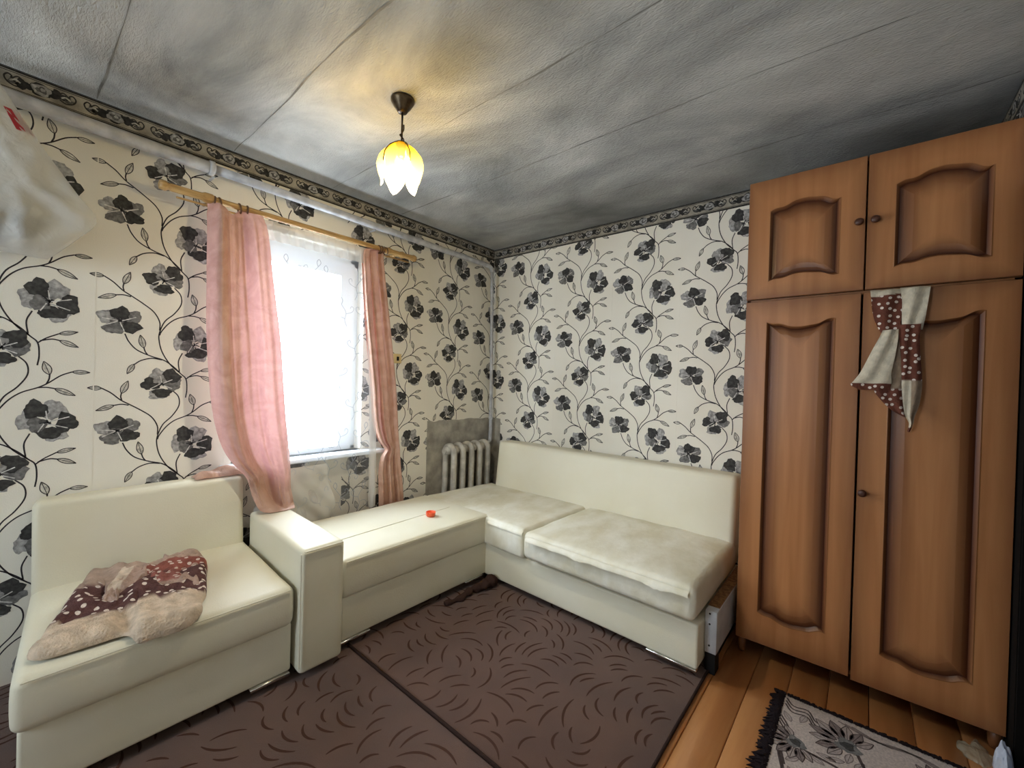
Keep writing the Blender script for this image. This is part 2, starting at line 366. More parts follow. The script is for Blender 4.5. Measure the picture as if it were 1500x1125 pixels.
def loft(rows, nu, fold, nsub=6):
    """rows: (z, xl, xr, y, amp); fold(u, t) in [-1, 1]; returns verts, faces, uv"""
    R = crom(rows, nsub); V = []; F = []; UV = []; L = 0; pr = None
    for i, rw in enumerate(R):
        z, xl, xr, y, amp = rw; t = i / (len(R) - 1)
        for k in range(nu + 1):
            u = k / nu; dx, dy = fold(u, t)
            V.append((xl + (xr - xl) * u + dx * amp, y + dy * amp, z)); UV.append((u, t))
    n = nu + 1
    for i in range(len(R) - 1):
        for k in range(nu): F.append((i * n + k, i * n + k + 1, (i + 1) * n + k + 1, (i + 1) * n + k))
    return V, F, UV

# ------------------------------------------------------------------ flat print on walls (wallpaper pattern, border)
class Print:
    """collects flat coloured triangles in wall coordinates (s to the right as seen from the room, z up)"""
    def __init__(s, clip, holes=()): s.p = []; s.c = []; s.l = []; s.f = []; s.clip = clip; s.holes = holes
    def poly_clip(s, P):
        x0, x1, z0, z1 = s.clip
        for ax, lim, sg in ((0, x0, 1), (0, x1, -1), (1, z0, 1), (1, z1, -1)):
            Q = []
            for i in range(len(P)):
                a, b = P[i - 1], P[i]; da, db = (a[0][ax] - lim) * sg, (b[0][ax] - lim) * sg
                if (da >= 0) != (db >= 0):
                    t = da / (da - db); Q.append(((a[0][0] + (b[0][0] - a[0][0]) * t, a[0][1] + (b[0][1] - a[0][1]) * t), a[1]))
                if db >= 0: Q.append(b)
            P = Q
            if not P: return []
        return P
    def poly(s, pts, cols, layer):
        P = list(zip(pts, cols)); x0, x1, z0, z1 = s.clip
        cx = sum(p[0] for p in pts) / len(pts); cz = sum(p[1] for p in pts) / len(pts)
        for h in s.holes:
            if h[0] < cx < h[1] and h[2] < cz < h[3]: return
        if not all(x0 <= p[0] <= x1 and z0 <= p[1] <= z1 for p in pts): P = s.poly_clip(P)
        if len(P) < 3: return
        n = len(s.p)
        for p, c in P: s.p.append(p); s.c.append(c); s.l.append(layer)
        s.f.append(tuple(range(n, n + len(P))))
    def stroke(s, pts, w, col, layer=1, taper=True, n=5):
        C = crom(pts, n) if len(pts) > 2 else [np.array(pts[0]), np.array(pts[1])]
        L = []
        for i, p in enumerate(C):
            t = C[min(i + 1, len(C) - 1)] - C[max(i - 1, 0)]; t = t / (np.hypot(*t) + 1e-9)
            L.append((p, np.array((-t[1], t[0])) * w / 2))
        for (a, na), (b, nb) in zip(L, L[1:]):
            s.poly([tuple(a - na), tuple(b - nb), tuple(b + nb), tuple(a + na)], [col] * 4, layer)
    def leaf(s, a, b, wid, dark, fill, layer=1):
        a, b = np.array(a), np.array(b); d = b - a; nrm = np.array((-d[1], d[0])); n = 8; up, dn = [], []
        for i in range(n + 1):
            t = i / n; h = wid * math.sin(PI * t ** .85) ; up.append(a + d * t + nrm * h); dn.append(a + d * t - nrm * h)
        for i in range(n): s.poly([tuple(dn[i]), tuple(dn[i + 1]), tuple(up[i + 1]), tuple(up[i])], [fill] * 4, layer)
        w = .0034
        s.stroke([tuple(p) for p in up], w, dark, layer + 1, n=1); s.stroke([tuple(p) for p in dn], w, dark, layer + 1, n=1); s.stroke([tuple(a), tuple(a + d * .9)], w * .7, dark, layer + 1)
    def petal(s, c, rx, rz, g, layer, rnd, ctr, warp=.13, n=22):
        ph = [rnd.uniform(0, 6.3) for _ in range(4)]; cx, cz = c; rim, mid = [], []
        for k in range(n):
            a = 2 * PI * k / n; w = 1 + warp * (math.sin(3 * a + ph[0]) + .6 * math.sin(5 * a + ph[1]) + .45 * math.sin(9 * a + ph[2]))
            rim.append((cx + rx * w * math.cos(a), cz + rz * w * math.sin(a))); mid.append((cx + rx * w * .62 * math.cos(a), cz + rz * w * .62 * math.sin(a)))
        def shade(p, m):
            d = math.hypot(p[0] - ctr[0], p[1] - ctr[1]) / .085
            v = g * m * (.72 + .38 * min(1, d)) * rnd.uniform(.82, 1.15); return (v * 1.0, v * .965, v * .93)
        cr = [shade(p, .8) for p in rim]; cm = [shade(p, 1.05) for p in mid]; cc = shade(c, .95)
        for k in range(n):
            j = (k + 1) % n
            s.poly([mid[k], rim[k], rim[j], mid[j]], [cm[k], cr[k], cr[j], cm[j]], layer); s.poly([c, mid[k], mid[j]], [cc, cm[k], cm[j]], layer)
    def flower(s, c, hx, hz, petals, veins, rnd):
        for i, (px, pz, rx, rz, g) in enumerate(petals):
            s.petal((c[0] + px * hx, c[1] + pz * hz), rx * hx, rz * hz, g, 3 + i, rnd, c)
        for i in range(8):  # dark throat
            a = rnd.uniform(0, 6.3); l = rnd.uniform(.1, .3)
            s.stroke([c, (c[0] + hx * l * math.cos(a), c[1] + hz * l * math.sin(a))], .005, (.03, .028, .03), 11)
        for ax, az, bx, bz in veins:
            s.stroke([(c[0] + ax * hx, c[1] + az * hz), (c[0] + bx * hx, c[1] + bz * hz)], .0042, (.62, .6, .57), 12)
    def build(s, name, material, parent, place, step=.00009, base=.0004):
        V = [place(p[0], p[1], base + l * step) for p, l in zip(s.p, s.l)]
        return obj(name, V, s.f, material, parent, False, {'Col': s.c})
DK, MD, LT = .055, .19, .36
FA = ([(-.2, .5, .42, .47, LT), (.5, .02, .46, .42, MD), (-.15, -.66, .5, .33, LT), (.42, .5, .47, .48, DK), (-.55, .0, .43, .4, DK), (.02, -.58, .45, .3, DK), (-.1, .28, .3, .3, LT)],
      [(-.1, 0, -.55, -.32), (.05, .05, .5, .3), (0, .1, -.1, .55), (.1, -.1, .5, -.3)])
FB = ([(-.65, .1, .36, .5, LT), (.22, .58, .44, .48, LT), (.28, -.68, .42, .32, LT), (-.38, .62, .4, .46, DK), (.66, -.06, .38, .5, DK), (.1, -.55, .5, .3, DK), (-.32, -.12, .34, .36, MD)],
      [(.05, .0, .75, .22), (.0, -.1, .7, -.35), (0, .1, -.05, .55), (-.1, -.1, -.3, -.5)])
FC = ([(-.58, .22, .46, .48, LT), (.6, .3, .42, .52, MD), (-.28, -.55, .48, .42, MD), (.52, -.4, .5, .42, DK), (.02, .5, .46, .5, DK), (-.1, -.1, .32, .3, MD)],
      [(-.1, .0, -.8, .1), (-.1, -.05, -.7, -.4), (.1, 0, .75, .35), (0, -.1, .2, -.7)])
STEMS = [
 [(-.058, .581), (-.031, .547), (-.028, .498), (-.056, .445), (-.094, .401), (-.114, .345), (-.117, .302), (-.103, .239), (-.068, .175), (-.023, .128), (0, .1), (.005, .045), (0, 0)],
 [(-.115, .35), (-.116, .395), (-.14, .443), (-.182, .479), (-.225, .509), (-.26, .533), (-.294, .567), (-.327, .59)],
 [(-.255, .532), (-.259, .548), (-.257, .566)], [(-.229, .506), (-.256, .511), (-.281, .507)],
 [(-.249, .32), (-.233, .281), (-.201, .242), (-.145, .214), (-.094, .196), (-.05, .16), (-.023, .128)],
 [(-.161, .222), (-.17, .236), (-.176, .256)], [(-.103, .198), (-.144, .204), (-.185, .191), (-.212, .169)],
 [(-.018, .239), (-.034, .194), (-.029, .138)],
 [(-.115, .325), (-.107, .347), (-.079, .39), (-.044, .421), (.003, .442), (.034, .463), (.072, .497), (.107, .515)],
 [(.028, .458), (.036, .48), (.038, .502)], [(.003, .442), (.03, .443), (.053, .438)],
 [(0, .1), (.025, .123), (.063, .146)], [(.007, .11), (.042, .12), (.066, .116)]]
LEAVES = [((-.327, .59), (-.377, .592), .19), ((-.257, .564), (-.233, .628), .19), ((-.281, .507), (-.347, .482), .15), ((-.176, .254), (-.191, .320), .19), ((-.212, .171), (-.238, .121), .2),
          ((.107, .515), (.167, .514), .15), ((.038, .5), (.019, .560), .22), ((.053, .438), (.12, .405), .15), ((.063, .146), (.125, .160), .14), ((.065, .116), (.127, .089), .15)]
PER = .541
def vine_column(pr, s0, z0, zlo, zhi, rnd):
    k0 = math.floor((zlo - z0) / PER) - 1; k1 = math.ceil((zhi - z0) / PER) + 1
    ink = (.036, .030, .034)
    for k in range(k0, k1):
        z = z0 + k * PER
        if z + .75 < zlo or z - .12 > zhi: continue
        for st in STEMS: pr.stroke([(s0 + a, z + b) for a, b in st], .0054, ink, 1)
        for a, b, w in LEAVES: pr.leaf((s0 + a[0], z + a[1]), (s0 + b[0], z + b[1]), w, ink, (.56, .53, .46))
        pr.flower((s0 - .101, z + .072), .086, .080, *FA, rnd); pr.flower((s0 + .033, z + .288), .092, .090, *FB, rnd); pr.flower((s0 - .268, z + .382), .080, .069, *FC, rnd)
def border_print(pr, s0, s1, first, pitch, zc, rnd):
    ink = (.03, .028, .026); gr = (.12, .115, .105); lt = (.40, .38, .34)
    for z, w in ((zc + .043, .008), (zc - .045, .010), (zc - .036, .003), (zc + .034, .003)):
        pr.stroke([(s0, z), (s1, z)], w, ink, 1)
    pr.stroke([(s0, zc + .0475), (s1, zc + .0475)], .006, gr, 1)
    k = math.floor((s0 - first) / pitch) - 1
    while first + k * pitch < s1 + pitch:
        c = first + k * pitch; k += 1
        for sg in (-1, 1):
            pr.petal((c + sg * .050, zc + .004 * sg), .026, .020, .035, 2, rnd, (c, zc), .2)
            # acanthus scrolls
            pr.stroke([(c + sg * .055, zc - .012), (c + sg * .075, zc - .021), (c + sg * .097, zc - .012), (c + sg * .106, zc + .008), (c + sg * .096, zc + .022), (c + sg * .085, zc + .016), (c + sg * .088, zc + .006)], .0055, ink, 3)
            pr.stroke([(c + sg * .052, zc + .014), (c + sg * .068, zc + .022), (c + sg * .082, zc + .008), (c + sg * .076, zc - .006)], .005, ink, 3)
            pr.stroke([(c + sg * .060, zc - .002), (c + sg * .074, zc + .006), (c + sg * .090, zc - .004)], .006, lt, 4)
            pr.petal((c + sg * .083, zc - .006), .016, .010, .10, 2, rnd, (c, zc), .2)
        pr.petal((c, zc), .036, .028, .035, 5, rnd, (c, zc), .08); pr.petal((c, zc), .030, .0235, .42, 6, rnd, (c, zc), .1)
        pr.petal((c, zc), .017, .013, .14, 7, rnd, (c, zc), .18); pr.petal((c + .004, zc + .003), .008, .007, .55, 8, rnd, (c, zc), .1)

# ------------------------------------------------------------------ the room
RX0, RX1, RY0, RY1, H = -5.0, 0.0, -3.27, 0.0, 2.65
OX0, OX1, OZ0, OZ1 = -2.20, -1.38, .85, 2.265      # window opening
DX0, DX1, DZ1 = -1.45, -.64, 2.12                  # doorway in the right wall
mb = MB()
mb.box((RX0 - .2, 0, -.05), (OX0, .22, H)).box((OX1, 0, -.05), (.2, .22, H)).box((OX0, 0, -.05), (OX1, .22, OZ0)).box((OX0, 0, OZ1), (OX1, .22, H))
wall_left = struct(mb.build('wall_left', 'paper'), 'cream window wall papered with black and grey flower vines', 'wall')
wall_back = struct(box('wall_back', (0, RY0 - .2, -.05), (.2, 0, H), 'paper'), 'cream wall behind the long sofa, papered with grey flower vines', 'wall')
mb = MB(); mb.box((RX0 - .2, RY0 - .12, -.05), (DX0, RY0, H)).box((DX1, RY0 - .12, -.05), (0, RY0, H)).box((DX0, RY0 - .12, DZ1), (DX1, RY0, H))
wall_right = struct(mb.build('wall_right', 'paper'), 'dim wall at the far right beside the wardrobe', 'wall')
mb = MB(); mb.box((RX0 - .2, RY0, -.05), (RX0, W2Y0, H)).box((RX0 - .2, W2Y1, -.05), (RX0, 0, H)).box((RX0 - .2, W2Y0, -.05), (RX0, W2Y1, W2Z0)).box((RX0 - .2, W2Y0, W2Z1), (RX0, W2Y1, H))
wall_front = struct(mb.build('wall_front', 'paper'), 'papered wall behind the viewer', 'wall')
# dark hallway seen through the doorway
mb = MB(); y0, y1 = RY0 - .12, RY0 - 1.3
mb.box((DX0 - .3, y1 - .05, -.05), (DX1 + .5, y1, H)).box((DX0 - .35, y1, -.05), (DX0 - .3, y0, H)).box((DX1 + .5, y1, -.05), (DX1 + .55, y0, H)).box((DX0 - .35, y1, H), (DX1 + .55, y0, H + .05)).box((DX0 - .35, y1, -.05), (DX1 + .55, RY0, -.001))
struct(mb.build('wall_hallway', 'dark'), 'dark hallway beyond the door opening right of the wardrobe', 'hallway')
mb = MB(); t = .07
mb.box((DX0 - t, RY0, 0), (DX0, RY0 + .012, DZ1 + t)).box((DX1, RY0, 0), (DX1 + t + .06, RY0 + .004, DZ1 + t)).box((DX0, RY0, DZ1), (DX1, RY0 + .012, DZ1 + t))
mb.box((DX1 - .012, RY0 - .12, 0), (DX1, RY0 + .001, DZ1)).box((DX0, RY0 - .12, 0), (DX0 + .012, RY0 + .001, DZ1)).box((DX0, RY0 - .12, DZ1 - .012), (DX1, RY0 + .001, DZ1))
struct(mb.build('door_1', 'dark'), 'dark door casing at the right edge beside the wardrobe', 'door frame')

# ceiling sheet: sags and ripples a little between its strips
nx, ny = 84, 66; V = []; F = []; soot_ramp = []
for j in range(ny + 1):
    for i in range(nx + 1):
        x = RX0 + (RX1 - RX0) * i / nx; y = RY0 + (RY1 - RY0) * j / ny
        e = min(1, min(x - RX0, RX1 - x, y - RY0, RY1 - y) / .25)
        z = H - .0 + e * (.010 * noise.noise(Vector((x * 1.3, y * .7, 1.7))) + .006 * noise.noise(Vector((x * 3.1 + .6 * y, y * 1.1, 4.2))))
        z = min(z, H + .02); V.append((x, y, z + (.0 if e > 0 else .002)))
        # drifting, ragged smoke stains, plus a smooth ramp darker towards the back wall
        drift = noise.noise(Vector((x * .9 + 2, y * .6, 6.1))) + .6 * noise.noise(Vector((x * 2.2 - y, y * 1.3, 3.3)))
        soot_ramp.append(.03 + .50 * max(0, min(1, (x + 2.2) / 1.8)) + .34 * drift)
for j in range(ny):
    for i in range(nx): a = j * (nx + 1) + i; F.append((a, a + nx + 1, a + nx + 2, a + 1))
ceiling = struct(obj('ceiling', V, F, 'ceiling', None, True, {'SootRamp': soot_ramp}), 'sooty grey papered ceiling with uneven dark streaks', 'ceiling')
box('ceiling_slab', (RX0 - .2, RY0 - .2, H + .03), (.2, .22, H + .1), 'dark', ceiling)
# lap seams of the ceiling paper
for i, x in enumerate((-.51, -1.095, -1.648, -2.22, -2.78, -3.35)):
    mb = MB(); P = [(x + .022 * noise.noise(Vector((x, y * 1.4, 0))) + .006 * noise.noise(Vector((x, y * 5, 2))), y) for y in np.linspace(RY0 + .02, RY1 - .02, 70)]
    def cz(x, y):
        e = min(1, min(x - RX0, RX1 - x, y - RY0, RY1 - y) / .25)
        return H + e * (.010 * noise.noise(Vector((x * 1.3, y * .7, 1.7))) + .006 * noise.noise(Vector((x * 3.1 + .6 * y, y * 1.1, 4.2))))
    V = []; F = []
    for k, (a, y) in enumerate(P):
        w = max(.0002, .0022 + .005 * noise.noise(Vector((x * 3, y * 3.1, 8))))
        z = cz(a, y) - .0012
        V += [(a - w, y, z), (a + w, y, z)]
        if k: F.append((2 * k - 2, 2 * k - 1, 2 * k + 1, 2 * k))
    obj('paper_seam', V, F, 'ceil_seam', ceiling)

# floor boards
floor = struct(box('floor', (RX0 - .2, RY0 - .12, -.06), (.0, 0, -.022), 'subfloor'), 'orange-brown painted plank floor', 'floor')
pw = .1425; y = -2.436 + pw * 18; k = 0
pm = None
while y > RY0:
    y1 = min(y, 0) - .0015; y0 = max(y - pw, RY0) + .0015
    if y1 > y0 + .01: box('plank', (RX0, y0, -.022), (RX1 - .0, y1, 0), 'plank', floor, .003, 1)
    y -= pw

# printed wallpaper
rnd = random.Random(4)
pr = Print((-3.9, -.001, .0, 2.556), holes=((OX0, OX1, OZ0, OZ1), (-.77, 0, 0, 1.02)))
for s0, z0, lo, hi in ((-3.50, 1.537, -3.9, -3.2), (-2.955, 1.389, 0, 0), (-2.42, 1.239, 0, 0), (-1.88, 1.10, 0, 0), (-1.43, 1.0, -1.52, -1.22), (-.97, 1.66, 0, 0), (-.45, 1.535, 0, 0), (.08, 1.396, 0, 0)):
    keep = pr.clip
    if lo: pr.clip = (lo, hi, 0, 2.556)
    vine_column(pr, s0, z0, .2, 2.56, rnd); pr.clip = keep
pr.build('wallpaper_print', 'print', wall_left, lambda s, z, d: (s, -d, z))
pr = Print((.001, 3.26, .0, 2.556), holes=((0, .14, 0, 1.02),))
for s0, z0 in ((.04, 2.178), (.574, 2.037), (1.103, 1.901), (1.629, 1.764), (2.154, 1.609), (2.68, 1.46)):
    vine_column(pr, s0, z0, .5, 2.56, rnd)
pr.build('wallpaper_print', 'print', wall_back, lambda s, z, d: (-d, -s, z))
pr = Print((DX0 - .4, DX1 + .55, 1.9, 2.556), holes=((DX0 - .07, DX1 + .07, 0, DZ1 + .07),))
for s0 in (-1.5, -.97, -.44): vine_column(pr, s0, 1.7, 1.9, 2.56, rnd)
pr.build('wallpaper_print', 'print', wall_right, lambda s, z, d: (s, RY0 + d, z))
# lifted edges between the paper lengths
for x in (-2.775, -2.235, -.79, -.27): box('paper_edge', (x - .003, -.0012, .0 if x < -1 else 1.03), (x + .001, -.0002, 2.55), 'paper', wall_left)
for y in (-.744, -1.273, -1.795, -2.32): box('paper_edge', (-.0010, y - .002, .0), (-.0002, y + .001, 2.55), 'paper', wall_back)
# border strips under the ceiling
def trim(name, lab, a, b, s0, s1, first, pitch, place):
    o = struct(box(name, a, b, 'border'), lab, 'wallpaper border')
    p = Print((s0, s1, 2.5, H - .001)); border_print(p, s0, s1, first, pitch, 2.600, rnd); p.build('ornament_print', 'border_print', o, place)
trim('trim_1', 'grey ornamental wallpaper border above the window', (RX0, -.0018, 2.55), (-.001, -.0002, H - .001), RX0, -.002, -2.959, .2385, lambda s, z, d: (s, -d - .0018, z))
trim('trim_2', 'grey ornamental wallpaper border above the long sofa', (-.0018, -3.26, 2.55), (-.0002, -.001, H - .001), .002, 3.26, .131, .230, lambda s, z, d: (-d - .0018, -s, z))
trim('trim_3', 'dim wallpaper border above the doorway right of the wardrobe', (-2.6, RY0 + .0002, 2.55), (-.002, RY0 + .0018, H - .001), -2.6, -.002, -.3, .236, lambda s, z, d: (s, RY0 + d + .0018, z))
# bare plaster patch behind the radiator, both sides of the corner
mb = MB(); n = 24; rr = random.Random(2)
top = [(-.772 + .772 * i / n, 1.018 + rr.uniform(-.006, .006)) for i in range(n + 1)]
V = [(x, -.0012, z) for x, z in top] + [(x, -.0012, .0) for x, z in top]
F = [(i, i + n + 1, i + n + 2, i + 1) for i in range(n)]
b0 = len(V); V += [(-.0012, -y, 1.02 + rr.uniform(-.008, .004)) for y in (0.001, .04, .08, .12, .140)] + [(-.0012, -y, 0) for y in (.001, .04, .08, .12, .142)]
F += [(b0 + i, b0 + i + 1, b0 + i + 6, b0 + i + 5) for i in range(4)]
obj('plaster_patch', V, F, 'plaster', wall_left)

# ------------------------------------------------------------------ window
win = thing('window_1', 'white plastic window with overexposed daylight behind the tulle', 'window', ((OX0 + OX1) / 2, .12, OZ0))
win['kind'] = 'structure'
mb = MB(); fy0, fy1 = .09, .16; fw = .055
mb.box((OX0, fy0, OZ0), (OX0 + fw, fy1, OZ1)).box((OX1 - fw, fy0, OZ0), (OX1, fy1, OZ1)).box((OX0, fy0, OZ1 - fw - .03), (OX1, fy1, OZ1)).box((OX0, fy0, OZ0), (OX1, fy1, OZ0 + .02))
mb.build('window_frame', 'white_pvc', win)
mb = MB(); sy0, sy1 = .07, .14; a0, a1, b0, b1 = OX0 + fw - .015, OX1 - fw + .015, OZ0 + .0, OZ1 - fw - .015; sw = .10
mb.box((a0, sy0, b0), (a0 + sw, sy1, b1)).box((a1 - sw, sy0, b0), (a1, sy1, b1)).box((a0 + sw, sy0, b1 - sw), (a1 - sw, sy1, b1)).box((a0 + sw, sy0, b0), (a1 - sw, sy1, b0 + .03))
sash = mb.build('sash', 'white_pvc', win)
box('pane', (a0 + sw - .005, .103, b0 + .025), (a1 - sw + .005, .107, b1 - sw + .005), 'glass', win)
mb = MB(); mb.box((a0 + .03, .045, 1.45), (a0 + .055, .07, 1.48)).box((a0 + .034, .035, 1.36), (a0 + .051, .048, 1.48)); mb.build('handle', 'white_pvc', sash)
sill = box('window_sill', (-2.26, -.10, .822), (-1.232, .075, .85), 'white_pvc', win, .005, 2)

w2 = thing('window_2', 'second white window in the wall behind the viewer', 'window', (RX0 - .12, (W2Y0 + W2Y1) / 2, W2Z0))
w2['kind'] = 'structure'
mb = MB(); xa, xb = RX0 - .16, RX0 - .09; t = .08
mb.box((xa, W2Y0, W2Z0), (xb, W2Y0 + t, W2Z1)).box((xa, W2Y1 - t, W2Z0), (xb, W2Y1, W2Z1)).box((xa, W2Y0 + t, W2Z0), (xb, W2Y1 - t, W2Z0 + t)).box((xa, W2Y0 + t, W2Z1 - t), (xb, W2Y1 - t, W2Z1)).box((xa, -1.26, W2Z0 + t), (xb, -1.20, W2Z1 - t))
mb.build('window_frame', 'white_pvc', w2)
for ya, yb in ((W2Y0 + t, -1.26), (-1.20, W2Y1 - t)): box('pane', (RX0 - .127, ya, W2Z0 + t), (RX0 - .123, yb, W2Z1 - t), 'glass', w2)
box('window_sill', (RX0 - .09, W2Y0 - .06, W2Z0 - .03), (RX0 + .12, W2Y1 + .06, W2Z0), 'white_pvc', w2, .005)

# ------------------------------------------------------------------ heating pipe and radiator
pipe = thing('heating_pipe', 'silver painted heating pipe under the ceiling border, turning down the corner', 'pipe', (-1.6, -.07, 2.48))
P = [(RX0 + .01, -.072, 2.515), (-3.2, -.072, 2.499), (-2.33, -.072, 2.484)]
MB().tube(P, .031, 16).build('wide_pipe', 'silver_paint', pipe, True)
P = [(-2.36, -.072, 2.485), (-1.3, -.072, 2.470), (-.20, -.072, 2.457), (-.145, -.072, 2.454), (-.118, -.072, 2.440), (-.104, -.072, 2.405)]
MB().tube(P, [.024, .024, .022, .021, .020, .018], 16).build('narrow_pipe', 'silver_paint', pipe, True)
P = [(-.104, -.072, 2.41), (-.088, -.072, 1.9), (-.070, -.072, 1.2), (-.067, -.072, .85), (-.078, -.072, .80), (-.11, -.074, .785), (-.16, -.078, .782)]
MB().tube(crom(P, 4), .0155, 14).build('riser', 'silver_paint', pipe, True)
MB().lathe((-2.345, -.072, 2.4845), [(.031, -.012), (.038, -.010), (.038, .012), (.030, .014)], 20, 'x').build('coupling', 'silver_paint', pipe, True)
MB().lathe((-.0665, -.072, 1.02), [(.0155, -.012), (.0205, -.01), (.0205, .01), (.0155, .012)], 16).build('collar', 'silver_paint', pipe, True)
for x in (-2.338, -1.35): box('bracket', (x, -.07, 2.44), (x + .01, 0, 2.447), 'silver_paint', pipe)
rad = thing('radiator', 'old grey cast iron radiator in the corner behind the sofa', 'radiator', (-.4, -.08, .0))
for i in range(5):
    x = -.595 + i * .104
    mb = MB(); yf, yb = -.150, -.040
    path = crom([(x, yf, .26), (x, yf, .5), (x, yf, .74), (x, yf + .012, .785), (x, yf + .05, .805), (x, yb - .012, .79), (x, yb, .74), (x, yb, .5), (x, yb, .26), (x, yb - .04, .215), (x, yf + .03, .215), (x, yf, .27)], 5)
    mb.tube(path, .0255, 14, False, 1.0)
    mb.lathe((x, -.09, .765), [(.012, -.052), (.032, -.050), (.034, 0), (.032, .050), (.012, .052)], 16, 'x'); mb.lathe((x, -.09, .26), [(.012, -.052), (.032, -.050), (.032, .050), (.012, .052)], 16, 'x')
    mb.build('section', 'radiator', rad, True)
MB().lathe((-.66, -.09, .765), [(.026, 0), (.026, .02)], 8, 'x').build('plug', 'radiator', rad)
for x in (-.60, -.21): box('foot', (x, -.075, 0), (x + .03, -.035, .2), 'radiator', rad)

# light switch
sw = thing('light_switch', 'small cream light switch on the papered wall right of the window', 'switch', (-1.088, -.012, 1.49))
box('plate', (-1.124, -.013, 1.492), (-1.052, 0, 1.566), 'cream_plastic', sw, .004)
box('key', (-1.097, -.020, 1.512), (-1.079, -.012, 1.544), 'black', sw, .002)

# ------------------------------------------------------------------ wardrobe
wd = thing('wardrobe', 'tall brown veneer wardrobe with carved panel doors and top cupboards', 'wardrobe', (-.3, -2.795, 0))
WY0, WY1, WX = -3.262, -2.328, -.571
mb = MB(); mb.box((-.548, WY0, .09), (-.02, WY0 + .018, 2.437)).box((-.548, WY1 - .018, .09), (-.02, WY1, 2.437)).box((-.548, WY0, 2.419), (-.02, WY1, 2.437)).box((-.548, WY0, 1.815), (-.02, WY1, 1.833)).box((-.548, WY0, .085), (-.02, WY1, .103)).box((-.03, WY0, .09), (-.02, WY1, 2.43))
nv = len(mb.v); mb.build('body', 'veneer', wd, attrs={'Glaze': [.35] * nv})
for y in (WY1 - .024, WY0 + .024):
    for x in (-.535, -.05):
        MB().lathe((x, y, 0), [(.014, 0), (.019, .02), (.022, .088)], 10).build('foot', 'veneer', wd, True, attrs={'Glaze': [.7] * 30})
def door(name, y0, y1, z0, z1, py0, py1, pz0, pz1, tb, bb, th=.021):
    """y0>y1 (left to right as seen). panel outline scalloped: tb / bb = bulge of top / bottom edge"""
    cy, cz = (py0 + py1) / 2, (pz0 + pz1) / 2; hw, hh = abs(py0 - py1) / 2, (pz1 - pz0) / 2
    def scal(t):  # shoulders then an arch
        s = .5 - .5 * math.cos(2 * PI * t); return s ** .8 + .20 * math.sin(6 * PI * t) * (1 - s)
    n = 28; out = []
    for i in range(n): t = i / n; out.append((-hw + 2 * hw * t, -hh + bb * scal(t)))
    for i in range(n): t = i / n; out.append((hw, -hh + 2 * hh * t))
    for i in range(n): t = i / n; out.append((hw - 2 * hw * t, hh + tb * scal(1 - t)))
    for i in range(n): t = i / n; out.append((-hw, hh - 2 * hh * t))
    NN = len(out)
    def rect(i):
        s, t = divmod(i, n); t /= n
        dl, dr, db, dt_ = (y0 - cy), (cy - y1), (cz - z0), (z1 - cz)
        return [(-dl + (dl + dr) * t, -db), (dr, -db + (db + dt_) * t), (dr - (dl + dr) * t, dt_), (-dl, dt_ - (db + dt_) * t)][s]
    def lerp(a, b, t): return (a[0] + (b[0] - a[0]) * t, a[1] + (b[1] - a[1]) * t)
    def inset(p, d): return (p[0] * (hw - d) / hw, p[1] * (hh - d) / hh)
    R0 = [rect(i) for i in range(NN)]
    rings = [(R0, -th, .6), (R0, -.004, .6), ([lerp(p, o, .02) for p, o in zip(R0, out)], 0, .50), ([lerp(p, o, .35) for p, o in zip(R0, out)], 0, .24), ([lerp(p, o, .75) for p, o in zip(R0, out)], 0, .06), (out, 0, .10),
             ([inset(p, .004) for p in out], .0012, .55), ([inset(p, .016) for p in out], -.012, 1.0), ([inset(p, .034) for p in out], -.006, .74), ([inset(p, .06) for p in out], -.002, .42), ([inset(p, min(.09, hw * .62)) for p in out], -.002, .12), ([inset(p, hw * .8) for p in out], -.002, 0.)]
    V = []; G = []; F = []
    for P, d, g in rings:
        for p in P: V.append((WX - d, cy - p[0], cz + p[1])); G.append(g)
    for r in range(len(rings) - 1):
        for i in range(NN):
            a, b = r * NN + i, r * NN + (i + 1) % NN; F.append((a, b, b + NN, a + NN))
    F.append(tuple((len(rings) - 1) * NN + i for i in range(NN))); F.append(tuple(reversed(range(NN))))
    # x grows into the cabinet: a positive depth d must go towards the room (-x)
    V = [(WX - d, y, z) for (x, y, z), d in zip(V, [d for P, d, g in rings for _ in P])]
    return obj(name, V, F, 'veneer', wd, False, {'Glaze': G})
d1 = door('door', WY1, -2.7965, 1.834, 2.437, -2.421, -2.708, 1.917, 2.275, .034, .025)
d2 = door('door', -2.8015, WY0, 1.834, 2.437, -2.892, -3.182, 1.919, 2.282, .038, .025)
d3 = door('door', WY1, -2.790, .082, 1.822, -2.420, -2.702, .240, 1.716, -.030, -.030)
d4 = door('door', -2.797, WY0, .072, 1.822, -2.889, -3.172, .228, 1.712, -.030, -.030)
def knob(par, y, z):
    MB().lathe((WX - .026, y, z), [(.004, -.004), (.013, -.003), (.017, .004), (.014, .012), (.007, .018), (.007, .028)], 16, 'x').build('knob', 'knob', par, True)
# knobs belong to their doors (sub-parts)
knob(d1, -2.774, 2.138); knob(d2, -2.830, 2.138); knob(d4, -2.816, .925)

# ------------------------------------------------------------------ sofas
def feet(par, *bb):
    for a, b in bb: box('foot', a, b, 'black', par)
def strip_foot(par, a, b): box('chrome_foot', a, b, 'chrome', par, .002, 1)
